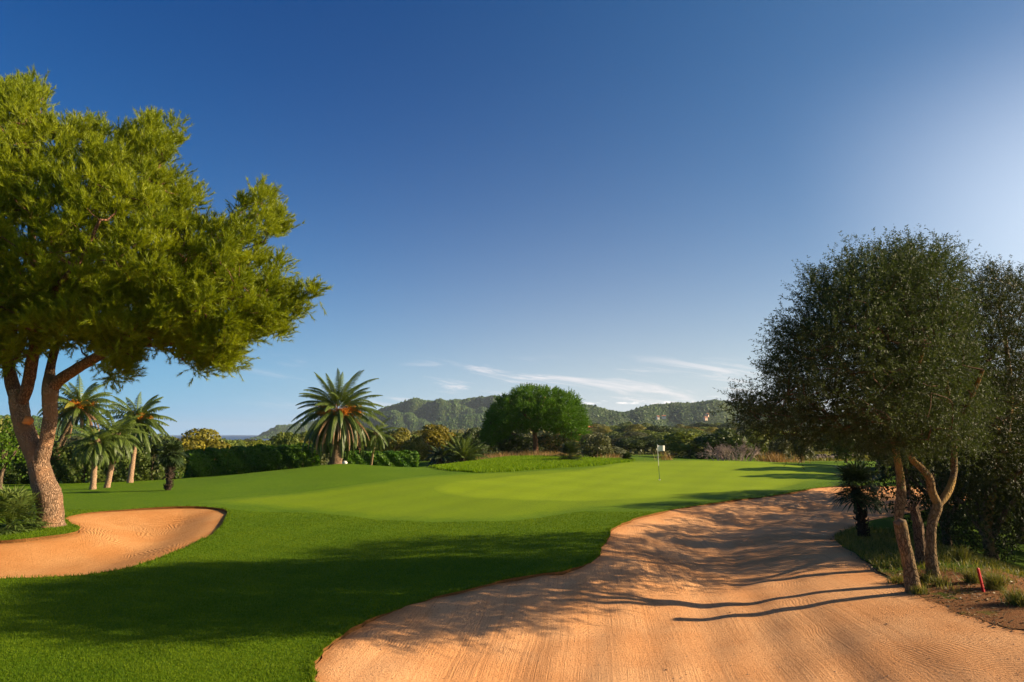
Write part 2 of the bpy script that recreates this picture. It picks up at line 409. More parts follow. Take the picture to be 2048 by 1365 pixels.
def sand_mat(name, base, light, dark, right=True):
    N = NT(name); p = N.pos(); e = N.attr('edge')
    s = N.n('SeparateXYZ', Vector=p)
    ax = N.math('MULTIPLY_ADD', s.outputs[1], -0.10, s.outputs[0])
    wv = N.math('ADD', ax, N.math('MULTIPLY', N.noise(p, .16, 1), .45))
    # rake streaks along the bunker: irregular across, long along
    def streak(sc, sy, sd):
        v = N.n('CombineXYZ', X=N.math('MULTIPLY', wv, sc), Y=N.math('MULTIPLY', s.outputs[1], sy), Z=sd).outputs[0]
        return N.noise(v, 1.0, 3, .6)
    st = N.math('ADD', N.math('MULTIPLY', streak(17, .12, 1), .60), N.math('MULTIPLY', streak(42, .4, 4), .40))
    st2 = streak(3.0, .10, 7)
    # combed grooves that follow the edge / fan out in swirls
    sw = N.math('ADD', N.math('MULTIPLY', e, 1.0), N.math('MULTIPLY', N.noise(p, .55, 2), 1.1))
    gr = N.math('SINE', N.math('MULTIPLY', sw, 95.0 if right else 60.0))
    gm = N.ramp(N.noise(p, .42, 2), .50, .64)
    near = N.ramp(e, 4.2, 2.0) if right else 1.0
    gm = N.math('MULTIPLY', gm, near)
    sp = N.noise(p, 28, 4, .75); fine = N.noise(p, 110, 3, .7); lump = N.noise(p, 5, 4, .65); big = N.noise(p, .5, 4, .6)
    peb = N.n('TexVoronoi', Vector=p, Scale=20.0); pd = N.ramp(peb.outputs['Distance'], .22, .10)
    pr = N.ramp(N.n('SeparateColor', Color=peb.outputs['Color']).outputs[0], .72, .8)
    pd = N.math('MULTIPLY', pd, pr)
    c = N.mix(N.ramp(big, .35, .65), base, light)
    c = N.mix(N.math('MULTIPLY', N.ramp(sp, .50, .34), .75), c, dark)
    c = N.mix(N.math('MULTIPLY', N.ramp(st, .50, .38), .32 if right else .12), c, dark)
    c = N.mix(N.math('MULTIPLY', N.ramp(st2, .55, .68), .25 if right else .1), c, light)
    c = N.mix(N.math('MULTIPLY', pd, .8), c, tuple(v * .35 for v in dark))
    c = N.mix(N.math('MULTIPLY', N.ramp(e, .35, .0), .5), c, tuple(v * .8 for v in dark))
    rk = N.math('MULTIPLY', N.math('MULTIPLY', gr, gm), .26 if right else .5)
    stw = N.math('MULTIPLY', st, N.math('SUBTRACT', 1.0, N.math('MULTIPLY', gm, .8))) if right else N.math('MULTIPLY', st, .25)
    h = N.math('ADD', N.math('MULTIPLY', N.math('MULTIPLY', stw, N.ramp(N.noise(p, .3, 2), .3, .6)), 2.2), N.math('ADD', rk, N.math('ADD', N.math('MULTIPLY', sp, 1.8), N.math('ADD', N.math('MULTIPLY', fine, .7), N.math('MULTIPLY', lump, .9)))))
    h = N.math('ADD', h, N.math('MULTIPLY', pd, .8))
    nm = N.bump(h, 1.0, .022 if right else .03)
    return N.done(N.principled(c, .95, .08, nm))
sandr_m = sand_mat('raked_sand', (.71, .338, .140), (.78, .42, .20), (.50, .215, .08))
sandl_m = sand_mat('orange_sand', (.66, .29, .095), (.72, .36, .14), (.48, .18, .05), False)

def bank_mat():
    N = NT('earth_and_weeds'); p = N.pos(); s = N.n('SeparateXYZ', Vector=p)
    sp = N.noise(p, 22, 5, .75); big = N.noise(p, .9, 5, .65); fine = N.noise(p, 70, 3)
    soil = N.mix(sp, (.11, .045, .018), (.36, .165, .07))
    soil = N.mix(N.math('MULTIPLY', N.ramp(N.noise(p, 9, 4, .7), .52, .66), .6), soil, (.20, .15, .075))
    grass = N.mix(sp, (.035, .085, .006), (.11, .17, .015))
    g = N.math('ADD', N.math('MULTIPLY', N.ramp(s.outputs[1], 15.5, 18.5), .32), N.math('MULTIPLY', sp, .15))
    m = N.ramp(N.math('ADD', big, g), .62, .74)
    c = N.mix(m, soil, grass)
    h = N.math('ADD', sp, N.math('MULTIPLY', fine, .5))
    return N.done(N.principled(c, .95, .05, N.bump(h, 1.0, .05)))
bank_m = bank_mat()
water_m = None
def far_mat():   # the wide sheet: turf near the course, scrubland farther off
    N = NT('grass_ground'); p = N.pos()
    s = N.n('VectorMath', _operation='LENGTH', i0=p).outputs['Value']
    big = N.noise(p, 0.22, 4, .6); mid = N.noise(p, 1.6, 4, .6); sm = N.noise(p, 9.0, 4, .7); fn = N.noise(p, 60, 3, .7)
    a, b, tip = (.075, .165, .003), (.120, .215, .004), (.155, .245, .007)
    c = N.mix(N.ramp(N.math('ADD', N.math('MULTIPLY', big, .6), N.math('MULTIPLY', mid, .4)), .25, .75), a, b)
    c = N.mix(N.ramp(sm, .40, .72), c, tip)
    c = N.mix(N.math('MULTIPLY', N.ramp(fn, .62, .42), .6), c, tuple(v * .38 for v in a))
    scrub = N.mix(N.noise(p, .03, 5, .7), (.05, .06, .012), (.16, .13, .05))
    c = N.mix(N.ramp(s, 95, 130), c, scrub)
    h = N.math('ADD', fn, N.math('MULTIPLY', sm, 1.2))
    return N.done(N.principled(c, .85, .08, N.bump(h, .9, .035)))
far_m = far_mat()

grass_o, _, _ = sheet('grass_ground', 0, [far_m, edge_m], turf_z, lambda mb: (skirt(mb, BUNKER_L, turf_z, lambda x, y: 0 * x + .07), skirt(mb, BUNKER_R, turf_z, lip_r)))
for nm, code, P, m in (('fairway_apron', 4, APRON, apron_m), ('putting_green', 3, GREEN, green_m)):
    o, x, y = sheet(nm, code, m, turf_z)
    at_ = o.data.attributes.new('edge', 'FLOAT', 'POINT'); at_.data.foreach_set('value', edge_dist(P, x, y).astype(np.float32))
sheet('rough_mound', 5, rough_m, lambda x, y: turf_z(x, y))
sheet('far_field', 7, field_m, turf_z)
sheet('earth_bank', 6, bank_m, turf_z)
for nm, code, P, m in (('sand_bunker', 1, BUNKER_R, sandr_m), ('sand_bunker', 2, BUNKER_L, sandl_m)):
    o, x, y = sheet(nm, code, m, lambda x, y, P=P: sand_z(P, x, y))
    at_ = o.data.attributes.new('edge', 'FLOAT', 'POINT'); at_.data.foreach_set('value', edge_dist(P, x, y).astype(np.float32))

# sea
N = NT('sea_water'); p = N.pos()
w = N.noise(N.vmul(p, .02, .006, 1), 1.0, 4)
sea_m = N.done(N.principled(N.mix(w, (.012, .05, .14), (.02, .075, .19)), .45, .3, N.bump(w, .3, 1.0)))
mb = MB(); a = np.linspace(0, 2 * np.pi, 97)[:-1]
mb.add(np.vstack([np.c_[9500 * np.sin(a), 9500 * np.cos(a), 0 * a - 15.0], [[0, 0, -15.0]]]), [[(k + 1) % 96, k, 96] for k in range(96)])
sea = mb.build('sea_water', sea_m, kind='structure')

# ------------------------------------------------------------------ hills
def hill(name, prof, dist, thick, seed, gully, mat, front=0.55):
    """prof: photo pixels of the ridge line; the flank falls towards the eye over `thick` metres"""
    prof = np.array(prof, float); na, nr = 360, 90
    px = np.linspace(prof[0, 0], prof[-1, 0], na)
    py = np.interp(px, prof[:, 0], prof[:, 1])
    r = np.random.default_rng(seed)
    k = np.ones(5) / 5; py = np.convolve(np.r_[[py[0]] * 2, py, [py[-1]] * 2], k, 'valid')
    py = py + np.interp(px, np.linspace(px[0], px[-1], 60), r.normal(0, .9, 60))
    t = np.linspace(0, 1, nr)             # 0 foot (near) .. front = ridge .. 1 back foot
    V = np.zeros((nr, na, 3))
    ph = r.uniform(0, 6.28, 20)
    for j in range(na):
        crest = at(px[j], py[j], dist)
        hgt = crest[2] + 14.0
        u = (px[j] - CX) / F * dist
        Y = dist + (t - front) * thick
        s = np.where(t < front, t / front, 1 - (t - front) / (1 - front))
        base = np.sin(np.clip(s, 0, 1) * np.pi / 2) ** 1.25
        # spurs and gullies run down the flank, slanting
        g = np.zeros(nr)
        for q, (wl, am) in enumerate(((260, 1.0), (150, .55), (80, .3), (45, .16))):
            sl = 0.8 * math.sin(ph[q]) * wl / 150
            g += am * np.abs(np.sin(u / wl * np.pi + (Y - dist) / 170 * sl + ph[q + 4] + .5 * np.sin((Y - dist) / 120 + ph[q + 8]))) 
        g = (g - 1.1) * gully * (s * (1 - s) * 4) ** .8
        V[:, j, 0] = u * Y / dist; V[:, j, 1] = Y; V[:, j, 2] = -14 + hgt * np.clip(base + g, 0, 1.0)
    mb = MB(); i = np.arange(nr - 1)[:, None] * na; jj = np.arange(na - 1)[None]
    mb.add(V.reshape(-1, 3), np.stack([i + jj, i + jj + 1, i + na + jj + 1, i + na + jj], -1).reshape(-1, 4), smooth=True)
    o = mb.build(name, mat, kind='structure'); return V
N = NT('hill_scrub'); p = N.pos()
f = N.noise(p, .012, 5, .6); f2 = N.noise(p, .08, 4, .6)
c = N.mix(N.ramp(f, .4, .6), (.028, .052, .014), (.055, .076, .020)); c = N.mix(N.ramp(f2, .66, .80), c, (.09, .09, .04))
hill_m = N.done(N.principled(c, .95, .05, N.bump(f2, 1, 6)))
HILLS = []
HILLS.append(hill('hill', [(-260,846),(-150,838),(0,832),(80,836),(160,850),(230,868),(290,880)], 900, 500, 3, .16, hill_m))
HILLS.append(hill('hill', [(505,880),(530,868),(560,853),(600,847),(640,843),(690,846),(740,840),(790,846),(850,860),(900,872)], 2900, 900, 4, .16, hill_m))
HILLS.append(hill('hill', [(560,885),(640,860),(700,845),(740,830),(765,819),(800,812),(822,804),(845,801),(870,805),(900,804),(940,801),(985,798),(1030,800),(1080,806),(1150,818),(1230,840),(1300,862)], 2200, 1000, 8, .24, hill_m))
HILLS.append(hill('hill', [(760,888),(830,868),(880,848),(930,833),(985,828),(1040,834),(1100,850),(1160,880)], 1650, 500, 12, .10, hill_m))
HILLS.append(hill('hill', [(1000,872),(1080,835),(1165,812),(1200,820),(1240,826),(1262,823),(1300,813),(1340,808),(1400,806),(1470,808),(1530,815),(1600,822),(1700,835),(1800,838),(1950,846),(2150,838),(2400,850)], 1500, 800, 21, .15, hill_m))

# trees covering the hills: small rounded clumps nobody could count
def clumps(name, P, R, mat, seed):
    r = np.random.default_rng(seed); n = len(P)
    base = np.array([[0, 0, 1.0], [.8, 0, .35], [.25, .76, .35], [-.65, .47, .35], [-.65, -.47, .35], [.25, -.76, .35], [.9, .3, -.3], [-.02, .95, -.3], [-.92, .28, -.3], [-.55, -.78, -.3], [.58, -.75, -.3]])
    fc = np.array([[0, 1, 2], [0, 2, 3], [0, 3, 4], [0, 4, 5], [0, 5, 1], [1, 6, 2], [2, 6, 7], [2, 7, 3], [3, 7, 8], [3, 8, 4], [4, 8, 9], [4, 9, 5], [5, 9, 10], [5, 10, 1], [1, 10, 6]])
    a = r.uniform(0, 6.28, n); ca, sa = np.cos(a), np.sin(a)
    B = base[None] * (1 + r.normal(0, .16, (n, len(base), 1)))
    X = B[..., 0] * ca[:, None] - B[..., 1] * sa[:, None]; Y = B[..., 0] * sa[:, None] + B[..., 1] * ca[:, None]
    V = np.stack([X, Y, B[..., 2] * r.uniform(.7, 1.25, (n, 1)) + .35], -1) * R[:, None, None] + P[:, None]
    fcs = (fc[None] + (np.arange(n) * len(base))[:, None, None]).reshape(-1, 3)
    mb = MB(); mb.add(V.reshape(-1, 3), fcs, np.repeat(r.random(n), len(fc)), smooth=False)
    o = mb.build(name, mat, kind='stuff'); return o
hillleaf_m = leaf_mat('hill_leaves', (.028, .070, .012), (.080, .140, .020), .1)
HP, HR = [], []
for V, cnt in zip(HILLS, (5000, 6000, 30000, 12000, 26000)):
    nr, na = V.shape[:2]
    i = rng.uniform(0, nr * .62, cnt); j = rng.uniform(0, na - 1.01, cnt); ii, jj = i.astype(int), j.astype(int); fi, fj = (i - ii)[:, None], (j - jj)[:, None]
    Q = V[ii, jj] * (1 - fi) * (1 - fj) + V[ii + 1, jj] * fi * (1 - fj) + V[ii, jj + 1] * (1 - fi) * fj + V[ii + 1, jj + 1] * fi * fj
    HP.append(Q); HR.append(np.exp(rng.normal(.38, .40, cnt)) * (Q[:, 1] / 1900) ** .5)
o = clumps('hill_forest', np.vstack(HP), np.concatenate(HR), hillleaf_m, 3)
tag(o, 'dense dark green pine and scrub forest covering the distant hills', 'forest')

HAZE = 0.00007
# ------------------------------------------------------------------ sky and sun
SUN_AZ, SUN_EL = math.radians(88), math.radians(22)
w = bpy.data.worlds.new('World'); sc.world = w; w.use_nodes = True
t = w.node_tree; t.nodes.clear()
class WT(NT):
    def __init__(s, tree): s.t = tree
W = WT(t)
sky = t.nodes.new('ShaderNodeTexSky'); sky.sky_type = 'NISHITA'; sky.sun_disc = False
sky.sun_elevation = SUN_EL; sky.sun_rotation = SUN_AZ; sky.altitude = 50; sky.air_density = 1.0; sky.dust_density = 1.6; sky.ozone_density = 2.5
d = W.n('TexCoord').outputs['Generated']; s = W.n('SeparateXYZ', Vector=d)
az = W.math('ARCTAN2', s.outputs[0], s.outputs[1]); el = W.math('ARCSINE', s.outputs[2])
D = math.degrees
def band(v, a, b, c, e):   # smooth window a<b ... c<e
    return W.math('MULTIPLY', W.ramp(v, a, b), W.math('SUBTRACT', 1.0, W.ramp(v, c, e)))
r_ = math.radians
elt = W.math('ADD', el, W.math('MULTIPLY', az, 0.15))
v = W.n('CombineXYZ', X=W.math('MULTIPLY', az, 6.0), Y=W.math('MULTIPLY', elt, 55.0), Z=3.3).outputs[0]
n1 = W.n('TexNoise', Vector=v, Scale=1.0, Detail=7, Roughness=.62, Distortion=.6).outputs[0]
wis = W.math('MULTIPLY', W.ramp(n1, .50, .74), W.math('MULTIPLY', band(el, r_(1.0), r_(2.6), r_(4.6), r_(6.8)), band(az, r_(-26), r_(-4), r_(14), r_(30))))
v2 = W.n('CombineXYZ', X=W.math('MULTIPLY', az, 26.0), Y=W.math('MULTIPLY', el, 110.0), Z=5.0).outputs[0]
n2 = W.n('TexNoise', Vector=v2, Scale=1.0, Detail=6, Roughness=.6).outputs[0]
puf = W.math('MULTIPLY', W.ramp(n2, .50, .60), W.math('MULTIPLY', band(el, r_(2.35), r_(2.5), r_(2.7), r_(3.1)), band(az, r_(4), r_(7), r_(20), r_(24))))
# the clear dark blue away from the sun (a polarised sky), paler air low over the land
sd = W.n('VectorMath', _operation='DOT_PRODUCT', i0=d, i1=(math.sin(SUN_AZ) * math.cos(SUN_EL), math.cos(SUN_AZ) * math.cos(SUN_EL), math.sin(SUN_EL))).outputs['Value']
hs = W.n('HueSaturation', Hue=.5, Saturation=1.40, Value=1.0, Color=sky.outputs[0]).outputs[0]
dark = W.n('MixRGB', _blend_type='MULTIPLY', Fac=W.math('MULTIPLY', W.ramp(sd, .78, -.12), .88), Color1=hs, Color2=(.08, .60, .98)).outputs[0]
low = W.math('MULTIPLY', W.math('POWER', 2.718, W.math('MULTIPLY', W.math('MAXIMUM', el, 0.0), -1 / r_(7.6))), .82)
c = W.mix(low, dark, W.mix(W.ramp(az, r_(-40), r_(12)), (2.6, 6.4, 10.4), (9.2, 9.7, 10.5)))
glow = W.math('MULTIPLY', W.math('MULTIPLY', W.ramp(sd, .47, .80), band(el, r_(-4), r_(8), r_(13), r_(29))), .38)
c = W.mix(glow, c, (14.0, 14.8, 16.0))
c = W.mix(W.math('MULTIPLY', wis, .6), c, (13.0, 11.2, 10.6))
c = W.mix(W.math('MULTIPLY', puf, .75), c, (13.5, 12.4, 11.8))
bg = W.n('Background', Color=c, Strength=.050)
ow = t.nodes.new('ShaderNodeOutputWorld'); t.links.new(bg.outputs[0], ow.inputs[0])
sl = bpy.data.lights.new('sun', 'SUN'); sl.energy = 5.0; sl.angle = math.radians(.55); sl.color = (1.0, .80, .52)
so = bpy.data.objects.new('sun', sl); C.objects.link(so); so.location = (60, 10, 40)
sv = Vector((math.sin(SUN_AZ) * math.cos(SUN_EL), math.cos(SUN_AZ) * math.cos(SUN_EL), math.sin(SUN_EL)))
so.rotation_euler = sv.to_track_quat('Z', 'Y').to_euler()
sc.view_settings.view_transform = 'Standard'; sc.view_settings.look = 'None'; sc.view_settings.exposure = 1.1; sc.view_settings.gamma = 1.0
sc.cycles.max_bounces = 6; sc.cycles.transparent_max_bounces = 6

# the warm air between here and the hills
hz = bpy.data.materials.new('haze_air'); hz.use_nodes = True; ht = hz.node_tree; ht.nodes.clear()
ho = ht.nodes.new('ShaderNodeOutputMaterial'); hv = ht.nodes.new('ShaderNodeVolumePrincipled')
hv.inputs['Color'].default_value = (.72, .84, 1.0, 1); hv.inputs['Density'].default_value = HAZE; hv.inputs['Anisotropy'].default_value = .2
ht.links.new(hv.outputs[0], ho.inputs['Volume'])
mb = MB(); mb.box((0, 0, 54), (19400, 19400, 194)); hb = mb.build('haze', hz, kind='stuff'); tag(hb, 'thin pale haze in the air over the land', 'haze')
# ------------------------------------------------------------------ vegetation builders
pine_m = leaf_mat('pine_needles', (.095, .150, .004), (.340, .380, .010), .34, (1.25, 1.15, .5))
pine2_m = leaf_mat('stone_pine_needles', (.032, .105, .004), (.135, .255, .008), .22, (1.2, 1.2, .5))
olive_m = leaf_mat('olive_leaves', (.024, .039, .013), (.072, .092, .033), .28, (1.2, 1.25, .5), spec=.15, rough=.6)
olive2_m = leaf_mat('holm_oak_leaves', (.012, .024, .006), (.048, .060, .013), .25, spec=.15)
twig_m = plain('twig_bark', (.10, .06, .035), .9, .1, .4, 8)
pinebark_m = bark_mat('pine_bark', (.47, .30, .19), (.17, .095, .055), 27, 5.0, 1.0, .05, warm=(.40,.22,.12))
pinelimb_m = bark_mat('pine_limb_bark', (.30, .15, .085), (.08, .04, .025), 16, 6, .9, .03)
olivebark_m = bark_mat('olive_bark', (.26, .17, .085), (.07, .045, .022), 22, 7, .9, .02, warm=(.33, .20, .06))
deadwood_m = bark_mat('dead_wood', (.24, .15, .09), (.04, .025, .015), 30, 3, 1.0, .03)
sawn_m = plain('sawn_wood', (.16, .11, .07), .9, .1, .5, 14, .4)
fresh_m = plain('fresh_wound_wood', (.62, .22, .06), .8, .2, .3, 8, .3)

def rand_dirs(n, r): return nrm(r.normal(0, 1, (n, 3)))
def in_poly_px(P, n, r):
    P = np.asarray(P, float); out = []
    lo, hi = P.min(0), P.max(0)
    while sum(map(len, out)) < n:
        q = r.uniform(lo, hi, (n * 2, 2)); out.append(q[inside(P, q[:, 0], q[:, 1])])
    return np.vstack(out)[:n]

def clusters_in(polypx, Y, HD, R, spacing, nmax, r, gap=0.0, tries=14, inset=0.0):
    """cluster centres spread through a crown: photo outline at depth Y, rounded to a half depth HD (m) over R px"""
    P = np.asarray(polypx, float)
    q = in_poly_px(P, nmax * tries, r); d = edge_dist(P, q[:, 0], q[:, 1])
    k0 = d > inset * r.uniform(.5, 1.1, len(q)); q, d = q[k0], d[k0] - inset * .5
    hd = HD * np.sqrt(1 - (1 - np.minimum(d / R, 1)) ** 2)
    u = r.uniform(-1, 1, len(q)); dy = hd * np.sign(u) * np.abs(u) ** .65
    X = np.array([at(a, b, Y + c) for (a, b), c in zip(q, dy)])
    rel = np.abs(dy) / np.maximum(hd, .1)
    shell = np.maximum(rel, 1 - d / R)
    keepers = []; acc = np.zeros((0, 3))
    for k in range(len(X)):
        if shell[k] < .45 and r.random() > .4: continue
        if gap and math.sin(X[k, 0] * 1.7 + 1) * math.sin(X[k, 2] * 1.9 + X[k, 1] * .8) > 1 - gap: continue
        if len(acc) and (np.sum((acc - X[k]) ** 2, 1) < spacing ** 2).any(): continue
        keepers.append(k); acc = np.vstack([acc, X[k]])
        if len(keepers) >= nmax: break
    return acc

def branch_out(mb, limbs, cl, r, step=.45, rtw=.012, pw=.5, sag=.15, n_thin=3, rmax=.09):
    """join every cluster to the limbs with branches that share their way (pipe model)"""
    nodes, par, cnt = [], [], []
    for L in limbs:
        L = np.asarray(L, float)
        for k in range(len(L) - 1):
            m = max(1, int(np.linalg.norm(L[k + 1] - L[k]) / step))
            for a in range(m): nodes.append(L[k] + (L[k + 1] - L[k]) * a / m); par.append(-1)
        nodes.append(L[-1]); par.append(-1)
    nl = len(nodes); N = np.zeros((nl + 40000, 3)); N[:nl] = nodes; n = nl
    d0 = np.array([np.min(np.linalg.norm(N[:nl] - c, axis=1)) for c in cl])
    paths = []
    for k in np.argsort(d0):
        c = cl[k]; D = np.linalg.norm(N[:n] - c, axis=1) + .25 * np.maximum(0, N[:n, 2] - c[2])
        b = int(np.argmin(D)); p0 = N[b]; L = np.linalg.norm(c - p0); m = max(2, int(L / step))
        s = np.linspace(0, 1, m + 1)[1:, None]
        perp = r.normal(0, 1, 3) * L * .08
        pts = p0 + (c - p0) * s + np.sin(np.pi * s) * (perp + np.array([0, 0, -sag * L * .5]))
        prev = b; ids = [b]
        for p in pts:
            N[n] = p; par.append(prev); prev = n; ids.append(n); n += 1
        paths.append(ids)
    cnt = np.zeros(n)
    for ids in paths: cnt[ids[-1]] += 1
    for k in range(n - 1, nl - 1, -1):
        if par[k] >= 0: cnt[par[k]] += cnt[k]
    for ids in paths:
        R = np.minimum(rtw * np.maximum(cnt[ids], 1) ** pw, rmax)
        R[0] = R[1]; R[-1] *= .6
        mb.tube(N[ids], R, 5 if R[0] > .03 else n_thin, cap=False, tint=.3)
    return N[:n]

def shoots(cl, centre, per, L0, L1, r, wo=.7, wu=.5, wr=.6, base_spread=.1):
    n = len(cl) * per
    c = np.repeat(cl, per, 0)
    out = nrm(c - centre); d = nrm(out * wo + np.array([0, 0, wu]) + wr * r.normal(0, 1, (n, 3)))
    L = r.uniform(L0, L1, n)
    b = c + base_spread * r.normal(0, 1, (n, 3))
    return b, d, L
def needles(mb, b, d, L, per, nl, nw, r, t0=.3, spread=.9, fwd=.8, tint_by=None, curve=0):
    n = len(b); N = n * per
    B, Dd, LL = np.repeat(b, per, 0), np.repeat(d, per, 0), np.repeat(L, per)
    t = r.uniform(t0, 1, N); p = B + Dd * (LL * t)[:, None]
    rd = rand_dirs(N, r); perp = nrm(rd - Dd * (rd * Dd).sum(1, keepdims=True))
    nd = nrm(Dd * fwd + perp * spread); ln = nl * r.uniform(.75, 1.2, N)
    side = nrm(np.cross(nd, rand_dirs(N, r))) * (nw / 2)
    V = np.stack([p - side, p + side, p + nd * ln[:, None]], 1).reshape(-1, 3)
    tt = np.repeat(r.random(n) if tint_by is None else tint_by, per) * .65 + r.random(N) * .35
    mb.add(V, np.arange(3 * N).reshape(-1, 3), tt)
def leaves(mb, b, d, L, per, ll, lw, r, t0=.1, spread=1.0, fwd=.55, droop=0.0, tint_by=None):
    n = len(b); N = n * per
    B, Dd, LL = np.repeat(b, per, 0), np.repeat(d, per, 0), np.repeat(L, per)
    t = r.uniform(t0, 1, N); p = B + Dd * (LL * t)[:, None]
    rd = rand_dirs(N, r); perp = nrm(rd - Dd * (rd * Dd).sum(1, keepdims=True))
    nd = nrm(Dd * fwd + perp * spread + np.array([0, 0, -droop])); ln = (ll * r.uniform(.7, 1.25, N))[:, None]
    side = nrm(np.cross(nd, rand_dirs(N, r))) * (lw / 2)
    V = np.stack([p, p + nd * ln * .45 + side, p + nd * ln, p + nd * ln * .45 - side], 1).reshape(-1, 3)
    tt = np.repeat(r.random(n) if tint_by is None else tint_by, per) * .6 + r.random(N) * .4
    mb.add(V, np.arange(4 * N).reshape(-1, 4), tt)
def twigs(mb, b, d, L, w=.006):
    n = len(b); s = nrm(np.cross(d, np.array([.2, .3, .9]))) * w; s2 = nrm(np.cross(d, s)) * w
    e = b + d * (L * .9)[:, None]
    V = np.stack([b - s, b + s, e, b - s2, b + s2, e], 1).reshape(-1, 3)
    mb.add(V, np.arange(6 * n).reshape(-1, 3), .3)
def limb(items, Y, scale):
    """(px, py, dY, radius px) -> points, radii in metres"""
    P = np.array([at(a, b, Y + c) for a, b, c, _ in items]); R = np.array([q[3] for q in items]) / scale
    # smooth
    k = len(P); t = np.arange(k); tt = np.linspace(0, k - 1, (k - 1) * 5 + 1)
    def cr(A):
        A = np.vstack([2 * A[0] - A[1], A, 2 * A[-1] - A[-2]]); out = []
        for x in tt:
            i = min(int(x), k - 2); u = x - i; p0, p1, p2, p3 = A[i:i + 4]
            out.append(.5 * (2 * p1 + (p2 - p0) * u + (2 * p0 - 5 * p1 + 4 * p2 - p3) * u * u + (3 * p1 - p0 - 3 * p2 + p3) * u ** 3))
        return np.array(out)
    return cr(P), cr(R[:, None])[:, 0]

# ------------------------------------------------------------------ the big pine on the left
r = np.random.default_rng(101)
pb = hit(100, 1052); Y0 = pb[1]; SC = F / Y0
root = empty('pine_tree', pb, 'large leaning pine with forked trunk and broad yellow green crown beside left bunker', 'pine tree')
Ls = {}
Ls['a'] = limb([(103,1070,0,30),(101,1050,0,26),(102,1020,0,25.5),(97,990,0,28),(87,964,0,25),(80,937,0,22.5),(73,911,0,23),(60,885,.05,22),(49,858,.05,20.5),(42,832,.05,20),(38,805,.1,20),(36,780,.1,18)], Y0, SC)
Ls['b'] = limb([(80,925,-.05,16),(86,905,-.1,15.5),(92,885,-.12,13.5),(97,858,-.15,14),(101,832,-.15,14),(100,805,-.2,14.5),(101,775,-.2,16),(100,745,.1,10),(112,690,.6,9),(138,600,1.2,8),(150,500,1.6,6),(140,400,1.6,3.5)], Y0, SC)
Ls['c'] = limb([(100,790,-.2,13),(114,765,-.3,13.5),(150,740,-.6,12),(182,721,-.9,11.5),(216,700,-1.1,10.5),(265,660,-1.3,9),(335,627,-1.6,7),(430,604,-1.9,5),(520,592,-2.1,3)], Y0, SC)
Ls['d'] = limb([(34,800,.1,15),(24,765,.2,14.5),(18,735,.3,13),(2,650,.6,10),(-35,550,.8,7),(-60,430,.8,4)], Y0, SC)
Ls['e'] = limb([(44,805,0,13),(56,770,-.15,13),(64,725,-.3,12.5),(76,630,-.7,10),(66,500,-1.0,8),(54,360,-1,5),(52,230,-1,2.5)], Y0, SC)
Ls['f'] = limb([(122,650,.9,8),(190,565,.6,8),(255,470,.2,6.5),(305,370,0,4.5),(330,290,0,2.5)], Y0, SC)
Ls['g'] = limb([(265,657,-1.3,7),(325,570,-1.0,6),(410,490,-.6,4.5),(510,430,-.4,2.5)], Y0, SC)
Ls['h'] = limb([(2,650,.6,8),(-90,600,.2,6),(-190,560,0,4)], Y0, SC)
Ls['i'] = limb([(76,630,-.7,8),(110,580,-2.2,7),(160,520,-3.6,5),(200,440,-4.2,3)], Y0, SC)
Ls['j'] = limb([(138,600,1.2,7),(190,560,2.6,6),(240,500,4,4),(280,430,4.4,2.5)], Y0, SC)
Ls['k'] = limb([(212,692,-1.0,7),(300,690,-.2,5.5),(380,690,.5,4),(450,700,.8,2.5)], Y0, SC)
tb = MB()
P, R = Ls['a']; tb.tube(P, R * np.interp(np.arange(len(R)), [0, 12, 30, 60], [1.02, .84, .82, .82]), 22, cap=True, wob=.018, flute=.05, seed=1, tint=.5)
P, R = Ls['b']; tb.tube(P[:36], R[:36] * .92, 18, cap=True, wob=.018, flute=.05, seed=2, tint=.5)
tb.build('trunk', pinebark_m, root)
lb = MB()
P, R = Ls['b']; lb.tube(P[34:], R[34:] * .91, 10, wob=.02, seed=3)
for k in 'cdefghijk':
    P, R = Ls[k]; lb.tube(P, R * .85, 12 if k in 'cde' else 8, wob=.02, flute=.04, seed=ord(k))
CROWN = [(-330,560),(-300,330),(-200,190),(-90,140),(-20,185),(30,160),(70,155),(95,195),(118,225),(112,250),(160,240),(205,258),(255,262),(300,238),(352,258),(360,300),(335,345),(378,380),(410,418),(402,442),(470,425),(488,395),(525,380),(565,432),(570,470),(525,500),(560,518),(552,552),(580,575),(628,572),(600,640),(570,680),(520,682),(480,700),(472,728),(440,748),(400,750),(362,735),(325,700),(262,735),(225,765),(190,748),(215,705),(150,690),(100,712),(70,690),(45,740),(-60,745),(-200,700)]
cl = clusters_in(CROWN, Y0, 4.4, 190, .52, 1250, r, gap=.12, inset=15)
low_ = clusters_in([(-150,600),(0,560),(330,540),(560,600),(500,680),(450,735),(360,715),(300,690),(230,745),(160,690),(90,700),(30,730),(-150,740)], Y0, 3.6, 70, .48, 330, r)
tips = [(62,172,.2),(88,196,.4),(20,185,-.3),(185,262,.3),(300,250,.1),(345,258,.4),(352,285,-.2),(385,395,.2),(482,412,.1),(520,392,.0),(534,400,.3),(556,440,.1),(562,462,-.3),(548,530,-1),(560,545,-.6),(585,590,-1.4),(610,585,-1.6),(622,590,-1.8),(600,615,-1.5),(560,668,-1.2),(440,735,-.6),(465,722,-.2),(400,742,-.6),(250,752,-.8),(222,758,-.6)]
cl = np.vstack([cl, low_, np.array([at(a, c, Y0 + e) for a, c, e in tips])])
